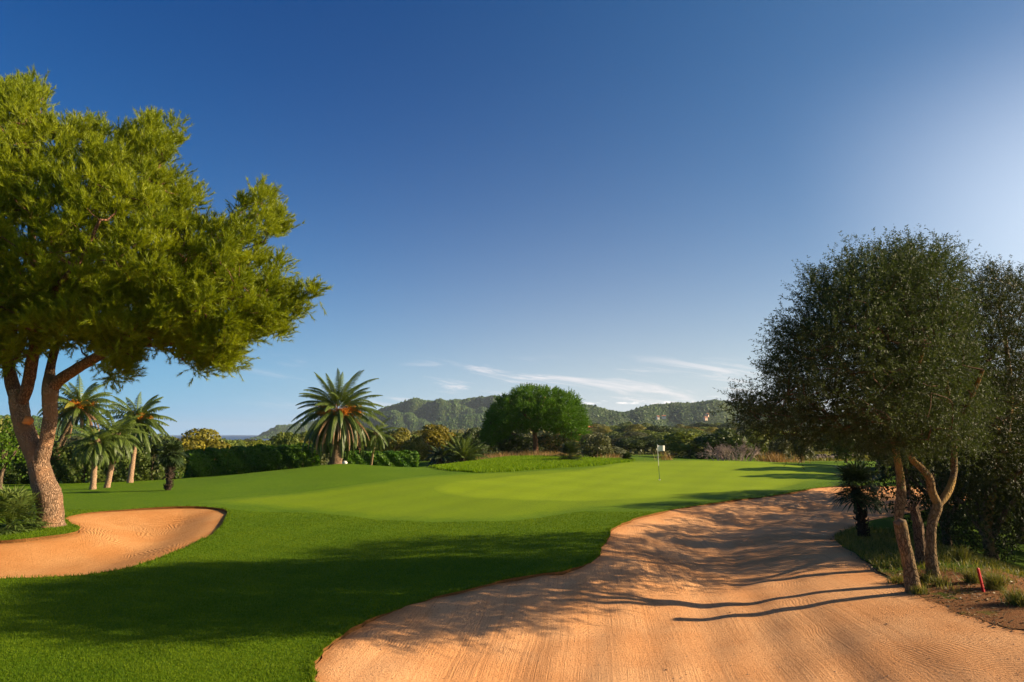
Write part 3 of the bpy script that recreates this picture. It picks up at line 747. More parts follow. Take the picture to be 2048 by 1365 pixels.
# dark hollow under the crown: fewer clusters low in the middle, so that sky shows through the limbs
cpx = CX + cl[:, 0] / cl[:, 1] * F; cpy = 868 - (cl[:, 2] - CAMZ) / cl[:, 1] * F
hollow = (cpy > 560) & (cpx < 290) & (cpx > -40) & (r.random(len(cl)) < .12)
cl = cl[~hollow]
branch_out(lb, [Ls[k][0] for k in 'cdefghijk'] + [Ls['b'][0][32:]], cl, r, .5, .011, .45, .12, 3, .07)
lb.build('limbs', pinelimb_m, root)
ctr = at(150, 640, Y0)
cb = MB()
b, dd, L = shoots(cl, ctr, 26, .28, .62, r, .6, .75, .6, .12)
needles(cb, b, dd, L, 42, .15, .017, r, .2, .62, 1.0, tint_by=np.repeat(r.random(len(cl)), 26) * .5 + .5 * r.random(len(b)))
# pale upright candles at the tips
twigs(cb, b, dd, L, .005)
cb.build('crown', pine_m, root)
# torn-off branch wound
wb = MB(); wp = at(52, 842, Y0 - .40); wb.tube(np.array([wp + [0, .12, 0], wp + [0.01, 0, .01], wp + [.015, -.03, .01]]), [.15, .14, .06], 10, wob=.12, seed=4)
wb.build('branch_wound', fresh_m, root)

# ------------------------------------------------------------------ olives on the right bank
def olive(name, label, base, Yd, trunk_limbs, limb_keys, crown, HD, Rpx, spacing, nmax, per, nleaf, ll, lw, seed, centre_px, mat=None, bark=None, gap=.1, cat='olive tree', droop=.15, inset=34, tips=()):
    r = np.random.default_rng(seed); root = empty(name, base, label, cat); sc_ = F / Yd
    LL = {k: limb(v, Yd, sc_) for k, v in trunk_limbs.items()}
    tb = MB()
    for k, (P, R) in LL.items():
        tb.tube(P, R * (np.interp(np.arange(len(R)), [0, 5, 12], [.95, .80, .70]) if k in limb_keys else .8), 14 if k in limb_keys else 9, wob=.03, flute=.09 if k in limb_keys else .05, seed=ord(k))
    cl = clusters_in(crown, Yd, HD, Rpx, spacing, nmax, r, max(gap, .26), inset=inset)
    if len(tips): cl = np.vstack([cl, [at(a, c, Yd + e) for a, c, e in tips]])
    tb.mi = 1; branch_out(tb, [P for k, (P, R) in LL.items() if k not in limb_keys or len(LL) == 1], cl, r, .4, .008, .45, .1, 3, .05)
    tb.build('trunk', [bark or olivebark_m, twig_m], root)
    cb = MB(); b, dd, L = shoots(cl, at(*centre_px, Yd), per, .25, .62, r, .75, .30, .75, .14)
    leaves(cb, b, dd, L, nleaf, ll, lw, r, .1, .9, .7, droop)
    twigs(cb, b, dd, L, .004)
    cb.build('crown', mat or olive_m, root); return root
ob = hit(1822, 1172); YA = ob[1]
olive('olive_tree', 'olive tree with one crooked bare stem behind the sawn stump, crown reaching over the bunker', ob, YA,
  {'a': [(1826,1184,0,15),(1816,1130,.15,12),(1803,1075,.25,11),(1797,1030,.3,12),(1802,995,.3,13),(1801,955,.3,10.5),(1794,915,.3,9.5),(1786,870,.3,9)],
   'b': [(1786,872,.3,8),(1760,820,0,7),(1720,770,-.4,6),(1680,720,-.6,4.5),(1640,660,-.6,3)],
   'c': [(1786,872,.3,8),(1780,800,.6,7),(1770,720,.8,6),(1755,640,.9,4.5),(1740,570,.9,3)],
   'd': [(1765,828,.1,6),(1700,830,1.2,5),(1640,835,2.2,4),(1560,830,3.0,3),(1500,815,3.4,2)],
   'e': [(1780,800,.6,6),(1830,740,-1.2,5),(1850,680,-2,3.5)]}, 'a',
  [(1458,802),(1482,776),(1515,782),(1532,762),(1526,738),(1545,704),(1548,660),(1582,640),(1602,605),(1596,572),(1640,546),(1690,516),(1722,506),(1770,492),(1800,488),(1850,520),(1870,640),(1860,760),(1870,850),(1840,905),(1800,925),(1745,915),(1700,885),(1650,888),(1590,898),(1545,880),(1500,862),(1470,835)],
  3.3, 130, .40, 700, 15, 24, .068, .017, 31, (1740, 760), tips=[(1478,800,2.8),(1492,785,3),(1480,828,2.9),(1510,850,3),(1540,868,2.6),(1530,780,2.2),(1542,735,1.6),(1552,700,1.2),(1562,664,.8),(1590,645,.4),(1604,612,.2),(1612,580,.3),(1648,556,.1),(1695,528,.2),(1725,520,.5),(1775,508,.3),(1600,885,2),(1640,878,1.6),(1560,850,2.4),(1520,820,2.6)])
oc = hit(1868, 1162); YC = oc[1]
olive('olive_tree', 'olive tree with a trunk forking into a Y right of the broken dead stump', oc, YC,
  {'a': [(1870,1172,0,19),(1866,1150,0,16),(1861,1105,0,13.5),(1863,1050,0,12),(1873,1018,0,13),(1876,1008,0,12)],
   'b': [(1876,1010,0,10),(1863,982,0,9.5),(1858,955,-.1,9.5),(1840,934,-.2,8),(1822,915,-.2,7),(1800,860,-.4,6),(1790,780,-.8,4.5),(1800,680,-1,3)],
   'c': [(1876,1010,0,9),(1893,988,.1,9.5),(1904,962,.2,8),(1908,930,.3,7.5),(1905,860,.4,6.5),(1890,760,.5,5.5),(1870,650,.5,4.5),(1850,560,.4,3)],
   'd': [(1905,860,.4,6),(1940,800,-.6,5),(1965,740,-1.4,4)],
   'e': [(1890,760,.5,5),(1830,700,1.6,4),(1780,640,2.4,3)]}, 'a',
  [(1745,640),(1760,560),(1790,510),(1810,490),(1850,487),(1882,500),(1920,512),(1934,540),(1936,570),(1948,640),(1960,720),(1985,800),(1975,880),(1940,925),(1890,915),(1850,930),(1800,905),(1765,850),(1745,750)],
  3.2, 110, .40, 640, 15, 24, .068, .017, 32, (1850, 740), tips=[(1765,520,.4),(1800,505,.2),(1845,502,0),(1880,512,-.2),(1915,528,.1),(1925,552,.3),(1780,545,-.5)])
# tall dark tree at the right edge, farther back
od = on(1985, 1090, 19.5)
olive('dark_oak', 'tall dark evergreen with a sunlit side at the right edge behind the red stake', od, 19.5,
  {'a': [(1985,1120,0,13),(1975,1060,0,11),(1985,980,0,10),(2010,880,0,9),(2020,780,0,7),(2010,680,0,5),(1995,600,0,3)],
   'b': [(2010,880,0,6),(1970,820,-1,5),(1960,740,-1.4,3)], 'c': [(2015,830,0,6),(2080,760,.5,5),(2110,680,.5,3)], 'd': [(1985,980,0,6),(2060,930,-1.5,5),(2100,900,-2,3)]}, 'a',
  [(1895,700),(1915,600),(1945,548),(1982,522),(2030,540),(2080,560),(2110,640),(2120,800),(2110,960),(2060,1010),(1990,985),(1950,930),(1935,800)],
  2.6, 80, .46, 560, 15, 26, .070, .018, 33, (2030, 800), olive2_m, gap=.05, cat='tree', inset=20)

# sawn stump leaning in front, broken dead stump behind it
sb = hit(1825, 1184); Ys = sb[1] - .05; root = empty('sawn_stump', sb, 'leaning sawn off trunk with a dark cut top before the crooked olive stem', 'tree stump')
P, R = limb([(1829,1192,0,20),(1826,1180,0,17.5),(1818,1130,0,14.5),(1808,1085,0,14),(1801,1052,0,14.5),(1799,1043,0,14)], Ys, F / Ys)
R = R * .82; mb = MB(); mb.tube(P, R, 16, cap=False, wob=.025, flute=.05, seed=9); mb.build('trunk', olivebark_m, root)
mb = MB(); T = nrm(P[-1] - P[-2]); mb.tube(np.array([P[-1] - T * .05, P[-1] + T * .015 + [0, -.01, 0], P[-1] + T * .02]), np.array([R[-1] * 1.0, R[-1] * .97, R[-1] * .4]), 16, cap=True, wob=.05, seed=5); mb.build('cut_face', sawn_m, root)
db = hit(1842, 1128); Yd = db[1]; root = empty('dead_stump', db, 'broken dead stump with a jagged hollow top between the sawn trunk and the forked olive', 'tree stump')
P, R = limb([(1844,1140,0,15),(1843,1120,0,13),(1840,1085,0,11.5),(1836,1050,0,11),(1830,1025,0,10),(1825,1012,0,10)], Yd, F / Yd)
R = R * .82; mb = MB(); mb.tube(P, R, 14, cap=False, wob=.07, flute=.16, seed=12)
rr = np.random.default_rng(8)
for a in np.linspace(0, 6.28, 10)[:-1]:     # splintered rim
    o_ = np.array([math.cos(a), math.sin(a), 0]) * R[-1] * .85
    mb.tube(np.array([P[-1] + o_ - [0, 0, .12], P[-1] + o_ * 1.02 + [0, 0, rr.uniform(-.04, .1)]]), [.035, .012], 5, wob=.2, seed=int(a * 10))
mb.build('trunk', deadwood_m, root)

# ------------------------------------------------------------------ the umbrella pine beyond the green
ub = on(1072, 906, 80.0); YU = 80.0; r = np.random.default_rng(55)
root = empty('umbrella_pine', ub, 'broad dome shaped green pine on a short trunk beyond the rough mound', 'pine tree')
tl = [limb([(1072,912,0,6),(1071,890,0,5),(1069,865,0,4.5),(1066,840,0,4)], YU, F / YU)] + [limb([(1067,850,0,3)] + q, YU, F / YU) for q in (
   [(1040,820,-.5,2.4),(1010,800,-1,1.6)], [(1060,810,1,2.4),(1055,785,1.5,1.4)], [(1100,815,.5,2.4),(1135,800,1,1.6)], [(1080,820,-2.5,2),(1090,795,-4,1.4)], [(1060,825,3,2),(1050,800,4.5,1.2)], [(1110,840,-1,2),(1150,838,-1,1.2)], [(1030,845,0,2),(990,850,0,1.2)])]
tb = MB()
for P, R in tl: tb.tube(P, R, 9, wob=.03)
cl = clusters_in([(962,885),(966,862),(970,840),(985,812),(1000,795),(1030,780),(1060,774),(1095,778),(1130,785),(1155,800),(1165,820),(1177,850),(1174,884),(1158,890),(1140,880),(1115,874),(1085,870),(1050,872),(1020,880),(990,892)], YU, 5.2, 52, .82, 640, r, gap=.08, inset=7)
tb.mi = 1; branch_out(tb, [P for P, R in tl[1:]], cl, r, .8, .014, .45, .1, 3, .09); tb.build('trunk', [pinelimb_m, twig_m], root)
cb = MB(); b, dd, L = shoots(cl, at(1070, 875, YU), 30, .35, .85, r, .75, .5, .6, .16)
needles(cb, b, dd, L, 16, .20, .045, r, .3, .7, .9, tint_by=np.repeat(r.random(len(cl)), 30) * .6 + .4 * r.random(len(b)))
# dead lower twigs, lit by the low sun on the right
b2 = in_poly_px([(1085,862),(1160,866),(1172,885),(1150,905),(1110,905),(1080,890)], 260, r)
q = np.array([at(a, c, YU + r.uniform(-3, 3)) for a, c in b2]); dq = nrm(r.normal(0, 1, (260, 3)) + [.6, 0, .1])
cb.mi = 1; twigs(cb, q, dq, r.uniform(.5, 1.1, 260), .02); cb.build('crown', [pine2_m, plain('dead_twig', (.30, .19, .07), .9, .1, .4)], root)
# ------------------------------------------------------------------ mid-distance trees, shrubs, hedges
gold_m = leaf_mat('golden_olive_leaves', (.115, .120, .018), (.275, .250, .040), .25, objvar=.7)
mid_m = leaf_mat('mid_green_leaves', (.070, .105, .013), (.175, .210, .030), .25, objvar=.7)
dark_m = leaf_mat('dark_green_leaves', (.026, .048, .008), (.080, .108, .018), .2, objvar=.6)
grey_m = leaf_mat('grey_green_leaves', (.060, .075, .030), (.130, .140, .060), .25, objvar=.5)
lime_m = leaf_mat('lime_green_leaves', (.040, .110, .006), (.120, .200, .012), .35, objvar=.2)
hedge_m = leaf_mat('hedge_leaves', (.040, .120, .006), (.105, .205, .012), .3)
frond_m = leaf_mat('palm_frond', (.050, .085, .012), (.125, .170, .026), .25, (1.2, 1.15, .5), spec=.35, rough=.45)
frondy_m = leaf_mat('yellowing_frond', (.12, .13, .012), (.30, .26, .03), .3, (1.2, 1.1, .5))
deadfrond_m = leaf_mat('dead_frond', (.24, .13, .06), (.42, .26, .14), .2, (1.1, .9, .6))
fan_m = leaf_mat('fan_leaf', (.020, .040, .012), (.050, .078, .022), .2, spec=.3, rough=.5)
fanb_m = leaf_mat('fan_bush_leaf', (.060, .110, .020), (.160, .210, .050), .3, spec=.3, rough=.5)
fruit_m = leaf_mat('date_stalks', (.50, .16, .012), (.75, .30, .025), .2, (1.1, .9, .5))
palmtrunk_m = bark_mat('palm_trunk', (.30, .20, .12), (.10, .06, .04), 9, 11, .9, .04)
paletrunk_m = bark_mat('pale_palm_trunk', (.44, .29, .18), (.24, .14, .09), 9, 13, .6, .02)
trunk_m = bark_mat('tree_bark', (.20, .14, .09), (.06, .04, .03), 10, 3, .8, .03)
greytwig_m = plain('grey_dead_twigs', (.42, .31, .265), .9, .1, .3)

def blob(mb, rx, ry, rz, cz, nl, nq, s, r, flat=.35, lr=(.28, .46), sx=0.7):
    """crown of overlapping leafy lobes round (0,0,cz)"""
    cs, rs_, = [], []
    while len(cs) < nl:
        v = r.uniform(-1, 1, 3)
        if np.linalg.norm(v) > 1 or v[2] < -1 + flat: continue
        q = r.uniform(*lr); cs.append(v * (1 - q * .75)); rs_.append(q)
    cs, rs_ = np.array(cs), np.array(rs_)
    k = r.choice(nl, nq, p=rs_ ** 2 / (rs_ ** 2).sum()); dd = rand_dirs(nq, r); dd[:, 2] = np.where(dd[:, 2] < -.6, -dd[:, 2], dd[:, 2])
    rough = 1 + .14 * np.sin(dd[:, 0] * 9 + k) * np.sin(dd[:, 1] * 8 + 2 * k) * np.cos(dd[:, 2] * 7)
    P = cs[k] + dd * (rs_[k] * rough * (1 - .35 * r.random(nq) ** 2.5))[:, None]
    # hide what lies deep inside other lobes
    D = np.linalg.norm(P[:, None] - cs[None], axis=2) / rs_[None]; D[np.arange(nq), k] = 9
    ok = D.min(1) > .72; P, dd, k = P[ok], dd[ok], k[ok]; n = len(P)
    P = P * np.array([rx, ry, rz]) + np.array([0, 0, cz])
    N_ = nrm(dd + .75 * r.normal(0, 1, (n, 3)) * .7)
    A = nrm(np.cross(N_, rand_dirs(n, r))); B = np.cross(N_, A); sz = (s * r.uniform(.55, 1.3, n))[:, None]
    V = np.stack([P - A * sz * .5, P + B * sz * sx * .5, P + A * sz * .5 * 1.2, P - B * sz * sx * .5], 1).reshape(-1, 3)
    mb.add(V, np.arange(4 * n).reshape(-1, 4), np.clip(.5 * r.random(nl)[k] + .5 * r.random(n), 0, 1))
class LMB(MB): local = True
PROTO = {}
def proto(kind, v, mat, rx, rz, cz, nq, s, seed, trunk=True, nl=20, **kw):
    r = np.random.default_rng(seed)
    cb = LMB(); blob(cb, rx, rx * r.uniform(.9, 1.1), rz, cz, nl, nq, s, r, **kw)
    tb = LMB(); h = cz
    tb.tube([[0, 0, -.4], [.08, 0, h * .3], [.0, .1, h * .7], [.1, 0, h]], [rx * .075, rx * .06, rx * .05, rx * .02], 7, wob=.06, seed=seed)
    for a in r.uniform(0, 6.28, 5):
        tb.tube([[0.03, .03, h * r.uniform(.2, .5)], [math.cos(a) * rx * .3, math.sin(a) * rx * .3, h * .8], [math.cos(a) * rx * .6, math.sin(a) * rx * .6, h * 1.1]], [rx * .04, rx * .03, rx * .01], 5)
    oc = cb.build('crown', mat); ot = tb.build('trunk', trunk_m)
    meshes = (ot.data, oc.data)
    for o in (oc, ot): bpy.data.objects.remove(o)
    PROTO.setdefault(kind, []).append((meshes, rx, cz + rz))
for v in range(3):
    proto('gold', v, gold_m, 3.0, 2.5, 2.5, 9000, .30, 200 + v, flat=.0, nl=26)
    proto('mid', v, mid_m, 3.0, 2.5, 2.5, 9000, .30, 210 + v, flat=.0, nl=26)
    proto('dark', v, dark_m, 3.0, 2.5, 2.5, 9000, .30, 220 + v, flat=.0, nl=26)
    proto('grey', v, grey_m, 3.0, 2.5, 2.5, 9000, .30, 230 + v, flat=.0, nl=26)
proto('lime', 0, lime_m, 2.0, 1.7, 2.5, 6500, .17, 240, flat=.15)
proto('thick', 0, olive2_m, 2.6, 2.5, 2.3, 16000, .13, 250, nl=26, flat=.05, sx=.45)
proto('thick', 1, olive2_m, 2.6, 2.3, 2.1, 16000, .13, 251, nl=26, flat=.05, sx=.45)
def tree(name, label, cat, px, top, wpx, Y, kind, group=None, v=None, sink=0.0, dx=0.0, hmin=1.2):
    """tree whose crown top reaches photo row `top` over column px at depth Y, crown wpx wide"""
    ms, rx, h0 = PROTO[kind][(int(px * 7 + Y) if v is None else v) % len(PROTO[kind])]
    g = on(px, 0, Y); T = at(px, top, Y)
    h = max(hmin, T[2] - g[2] + sink); w = wpx / F * Y
    root = empty(name, g - np.array([0, 0, sink]), label, cat, group, rz=(px * 1.37 + Y) % 6.28)
    for nm, me in zip(('trunk', 'crown'), ms):
        o = bpy.data.objects.new(nm, me); C.objects.link(o); o.parent = root
    root.scale = (w / (2 * rx), w / (2 * rx), h / h0)
    return root

T = tree
T('olive_tree', 'round golden olive toned tree rising behind the clipped hedge, right of the dark fan palm', 'tree', 396, 856, 128, 76, 'gold', v=0)
T('oak_tree', 'dark bushy tree showing between the windswept palm and the golden olive tree', 'tree', 345, 884, 56, 74, 'dark')
T('oak_tree', 'dark green tree just left of the big fruiting palm, above the hedge', 'tree', 577, 864, 74, 82, 'mid', v=1)
T('olive_tree', 'golden green bushy tree right behind the big fruiting palm', 'tree', 790, 850, 82, 86, 'gold', v=1)
T('oak_tree', 'olive green tree low in front of the taller golden trees beside the big palm', 'tree', 828, 868, 66, 80, 'gold', v=2)
T('olive_tree', 'broad rounded golden green tree midway between big palm and umbrella pine', 'tree', 872, 848, 92, 92, 'gold', v=0)
T('oak_tree', 'dark low bush in the shade right under the umbrella pine crown, left of its trunk', 'shrub', 1018, 866, 100, 85, 'dark', v=1)
T('oak_tree', 'dark low bush in the shade under the umbrella pine crown, right of its trunk', 'shrub', 1116, 864, 110, 86, 'dark', v=2)
T('oak_tree', 'dark green tree in the shade close behind the left flank of the umbrella pine', 'tree', 950, 853, 60, 92, 'dark', v=0)
T('olive_tree', 'grey green wispy bush at the right foot of the umbrella pine', 'shrub', 1192, 868, 84, 71, 'grey', v=0)
T('shrub', 'low reddish green scrub right of the grey green bush by the umbrella pine', 'shrub', 1232, 893, 46, 72, 'grey', v=1, hmin=.8)
T('olive_tree', 'large dark olive tree with several stems right behind the white flag', 'tree', 1376, 864, 128, 92, 'mid', v=0)
T('oak_tree', 'dark evergreen tree behind the grey leafless shrub', 'tree', 1446, 858, 118, 88, 'dark', v=1)
T('oak_tree', 'yellow green tree at the edge of the right olive crown, above leafless shrub', 'tree', 1510, 856, 90, 96, 'mid', v=2)
T('oak_tree', 'dark tree in the shady thicket row left of the flag', 'tree', 1262, 876, 74, 112, 'dark', v=2)
T('oak_tree', 'dark low tree in the shady thicket row straight behind the flag', 'tree', 1318, 878, 70, 112, 'dark', v=0)
for k, (px, top, w, Y, kind) in enumerate([(1600,868,80,74,'grey'),(1560,880,64,66,'grey'),(1690,850,90,70,'dark'),(1755,862,90,58,'mid'),(1800,850,110,52,'dark'),(1880,852,120,48,'mid'),(1950,846,120,56,'dark'),(2040,840,130,52,'mid')]):
    T('shrub' if k < 2 else 'oak_tree', ['grey green tree under the drooping left skirt of the olive', 'grey green shrub at the back edge of the green beside dry grass', 'dark tree behind the low stone wall under the olive crown',
      'green bushy tree behind the bunker fan palm', 'dark tree behind the crooked olive stem', 'green tree seen between the arms of the forked olive', 'dark tree behind the forked olive trunk, to its right', 'green tree at the right edge beyond the dark evergreen'][k], 'shrub' if k < 2 else 'tree', px, top, w, Y, kind)
# trees standing outside the frame to the right, whose long shadows reach the green
for k, (x, y, w, h) in enumerate([(28.5,43.5,5.5,5.6),(31,50,6,6.2),(27.5,38,3.6,3.0),(34,57,6,6)]):
    ms, rx, h0 = PROTO['dark'][k % 3]; g = (x, y, T1(x, y))
    root = empty('oak_tree', g, 'dark tree beyond the right end of the green', 'tree', 'trees beyond the right end of the green', rz=k)
    for nm, me in zip(('trunk', 'crown'), ms):
        o = bpy.data.objects.new(nm, me); C.objects.link(o); o.parent = root
    root.scale = (w / 6, w / 6, h / h0)
# gully thicket at the right
for k, (x, y, w, h) in enumerate([(13.2,19.5,3.4,4.2),(15.6,19.0,4.2,4.6),(14.6,23.5,4.6,5.0),(17.5,22.5,5,5.6),(19.5,27,5.5,6.2),(19.0,33.5,4.6,4.6),(24,31,4.6,4.6),(23,25,6,6.8),(21,33,6,6),(18.6,25.2,5.4,7.0),(20.5,29.3,5.6,7.2),(17.2,20.6,4.4,5.6)]):
    ms, rx, h0 = PROTO['thick'][k % 2]; g = (x, y, T1(x, y) - .1)
    root = empty('thicket_shrub', g, ['dark tangled shrub nearest behind the forked olive trunk', 'dark shrub in the gully straight behind the red stake', 'tall dark shrub behind the two front gully shrubs', 'tall dark shrub at the right edge of the gully', 'tall dark tree like shrub farthest back in the gully', 'dark shrub at the far end of the right bunker', 'dark shrub beyond the far end of the right bunker, at the edge', 'dark shrub beyond the right edge of the frame', 'dark shrub at the far right beyond the bunker', 'tall dark shrub in the middle of the gully', 'tall dark shrub at the back of the gully below the oak', 'tall dark shrub between the oak and the front gully shrubs'][k], 'shrub', 'dark shrubs in the gully', rz=k * 1.3)
    for nm, me in zip(('trunk', 'crown'), ms):
        o = bpy.data.objects.new(nm, me); C.objects.link(o); o.parent = root
    root.scale = (w / 5.2, w / 5.2, h / h0)

# wooded belt in rows, nearest first
words = {'gold': 'golden olive toned', 'mid': 'mid green', 'dark': 'dark green', 'grey': 'grey green'}
def row(px0, px1, n, Y, top, w, kinds, where, dist, seed, jit=5):
    r = np.random.default_rng(seed)
    for k in range(n):
        px = px0 + (px1 - px0) * (k + .5 + r.uniform(-.3, .3)) / n; kd = kinds[int(r.integers(len(kinds)))]
        T('wood_tree', f'small rounded {words[kd]} tree {where}, {dist}', 'tree', px, top + r.uniform(-jit, jit), w * r.uniform(1.0, 1.7), Y * r.uniform(.93, 1.07), kd, f'{words[kd]} belt trees {where}, {dist}')
row(430, 560, 5, 105, 880, 56, ['gold', 'mid'], 'between hedge and sea', 'near row', 1, 3)
row(330, 560, 9, 165, 880, 40, ['gold', 'mid', 'grey'], 'between hedge and sea', 'back row', 2, 3)
row(600, 980, 15, 120, 868, 60, ['gold', 'mid', 'dark'], 'left of the umbrella pine', 'near row', 3, 5)
row(540, 1010, 18, 190, 864, 46, ['gold', 'mid', 'dark'], 'left of the umbrella pine', 'back row below the hills', 4, 5)
row(1150, 1500, 13, 140, 870, 58, ['dark', 'grey', 'mid'], 'right of the umbrella pine', 'front row', 5, 4)
row(1150, 1520, 17, 200, 861, 48, ['mid', 'grey', 'dark'], 'right of the umbrella pine', 'second row', 6, 5)
row(1140, 1540, 16, 290, 853, 42, ['gold', 'mid', 'dark', 'gold'], 'right of the umbrella pine', 'third row', 7, 5)
row(1130, 1540, 18, 420, 848, 36, ['gold', 'mid', 'dark'], 'right of the umbrella pine', 'last row', 8, 4)
row(1540, 2040, 12, 110, 860, 70, ['dark', 'mid'], 'far behind the olives', 'seen through gaps of their crowns', 9, 6)
row(-40, 330, 11, 130, 872, 62, ['dark', 'mid', 'grey'], 'behind the left palms', 'beyond the dark hedge', 10, 8)

# the far wood towards the hills: one mass
n = 9000
rr = rng.uniform(420, 1700, n) ** 1.0; aa = rng.uniform(-.80, .75, n)
px_ = np.c_[rr * np.sin(aa), rr * np.cos(aa)]; zz = terrain(px_[:, 0], px_[:, 1])
ok = zz > -13.0; px_, zz, rr = px_[ok], zz[ok], rr[ok]
wood_m = leaf_mat('far_wood_leaves', (.045, .060, .013), (.170, .155, .035), .12)
o = clumps('distant_woodland', np.c_[px_, zz + .6], rng.uniform(1.6, 3.4, len(zz)) * (rr / 600) ** .3, wood_m, 77)
tag(o, 'mass of distant mixed woodland on the plain below the hills', 'woodland')

n = 4200; r = np.random.default_rng(78)
aa = r.uniform(-.62, .62, n); rr = 88 + 330 * r.random(n) ** 1.4; px_ = np.c_[rr * np.sin(aa), rr * np.cos(aa)]
ok = ~inside(FIELD, px_[:, 0], px_[:, 1]) & ~((np.abs(aa - .19) < .035) & (rr < 105)); px_, rr = px_[ok], rr[ok]; n = len(rr)
R_ = r.uniform(.6, 1.5, n) * (rr / 140) ** .5; c_ = np.c_[px_, terrain(px_[:, 0], px_[:, 1])]; m = 36
d_ = rand_dirs(n * m, r); d_[:, 2] = np.abs(d_[:, 2]); P_ = np.repeat(c_, m, 0) + d_ * (np.repeat(R_, m) * r.uniform(.7, 1.1, n * m))[:, None] * [1.2, 1.2, .9]
N_ = nrm(d_ + .6 * r.normal(0, 1, d_.shape)); A_ = nrm(np.cross(N_, rand_dirs(n * m, r))); B_ = np.cross(N_, A_); z_ = (np.repeat(R_, m) * r.uniform(.22, .5, n * m))[:, None]
mb = MB(); mb.add(np.stack([P_ - A_ * z_ * .5, P_ + B_ * z_ * .4, P_ + A_ * z_ * .5, P_ - B_ * z_ * .4], 1).reshape(-1, 3), np.arange(4 * n * m).reshape(-1, 4), np.repeat(r.random(n), m) * .6 + .4 * r.random(n * m))
tag(mb.build('undergrowth', leaf_mat('scrub_leaves', (.035, .050, .010), (.110, .110, .026), .15), kind='stuff'), 'low scrub and undergrowth filling the ground between the belt trees', 'scrub')

# ------------------------------------------------------------------ hedges
def hedge(label, pts, h, th, nq, s, mat, seed, name='hedge', lump=.16):
    r = np.random.default_rng(seed); P = np.array([p[:2] for p in pts]); seg = np.r_[0, np.cumsum(np.linalg.norm(np.diff(P, axis=0), axis=1))]
    g0 = pts[0]; root = empty(name, [P[:, 0].mean(), P[:, 1].mean(), T1(P[:, 0].mean(), P[:, 1].mean())], label, 'hedge')
    t = r.uniform(0, seg[-1], nq); cx = np.interp(t, seg, P[:, 0]); cy = np.interp(t, seg, P[:, 1]); gz_ = terrain(cx, cy)
    i = np.clip(np.searchsorted(seg, t) - 1, 0, len(P) - 2); Tn = nrm(P[i + 1] - P[i]); Nn = np.c_[Tn[:, 1], -Tn[:, 0]]
    # superellipse cross-section, bulging into soft lumps
    a = r.uniform(-1.2, math.pi + 1.2, nq); ca, sa = np.cos(a), np.sin(a)
    q = (np.abs(ca) ** 4 + np.abs(sa) ** 4) ** -.25
    lp = 1 + lump * (np.sin(t * 2.1 + 1.3 * np.sin(t * .7 + seed)) * np.sin(a * 3 + t) + .6 * np.sin(t * 5.3 + a * 5)) - .25 * r.random(nq) ** 3
    off = ca * q * th * lp; zz = .48 * h + sa * q * .52 * h * lp
    V0 = np.c_[cx + Nn[:, 0] * off, cy + Nn[:, 1] * off, gz_ + zz]
    d = nrm(np.c_[Nn[:, 0] * ca, Nn[:, 1] * ca, sa] + .55 * r.normal(0, 1, (nq, 3)))
    A = nrm(np.cross(d, rand_dirs(nq, r))); B = np.cross(d, A); sz = (s * r.uniform(.6, 1.3, nq))[:, None]
    V = np.stack([V0 - A * sz * .5, V0 + B * sz * .35, V0 + A * sz * .6, V0 - B * sz * .35], 1).reshape(-1, 3)
    mb = MB(); mb.add(V, np.arange(4 * nq).reshape(-1, 4), np.clip(.5 + .35 * np.sin(t * 2.1 + a * 2) + .3 * r.normal(0, 1, nq) * .6, 0, 1))
    mb.build('foliage', mat, root)
    mb = MB()
    for k in range(int(seg[-1] / .9)):
        x, y = np.interp(k * .9 + .4, seg, P[:, 0]), np.interp(k * .9 + .4, seg, P[:, 1]); z = T1(x, y)
        mb.tube([[x, y, z - .2], [x + r.uniform(-.1, .1), y, z + h * .3], [x + r.uniform(-.3, .3), y + r.uniform(-.2, .2), z + h * .75]], [.05, .04, .015], 5)
    mb.add([[P[0][0], P[0][1], T1(*P[0]) - .1], [P[-1][0], P[-1][1], T1(*P[-1]) - .1], [P[-1][0], P[-1][1], T1(*P[-1]) - .08]], [[0, 1, 2]])
    mb.build('stems', trunk_m, root)
hedge('long clipped bright green hedge running from the dark fan palm towards the big palm', [on(375, 0, 57), on(460, 0, 59), on(560, 0, 61), on(640, 0, 62)], 2.1, 1.0, 14000, .24, hedge_m, 1)
hedge('lower clipped green hedge right of the big palm, behind the grassy mound', [on(690, 0, 64), on(760, 0, 65), on(835, 0, 66)], 1.6, .9, 7000, .24, hedge_m, 2)
hedge('dark shaded hedge behind the trunks of the left palms', [on(-120, 0, 49), on(40, 0, 50), on(180, 0, 51), on(300, 0, 53), on(352, 0, 55)], 2.6, 1.2, 16000, .24, dark_m, 3, lump=.22)

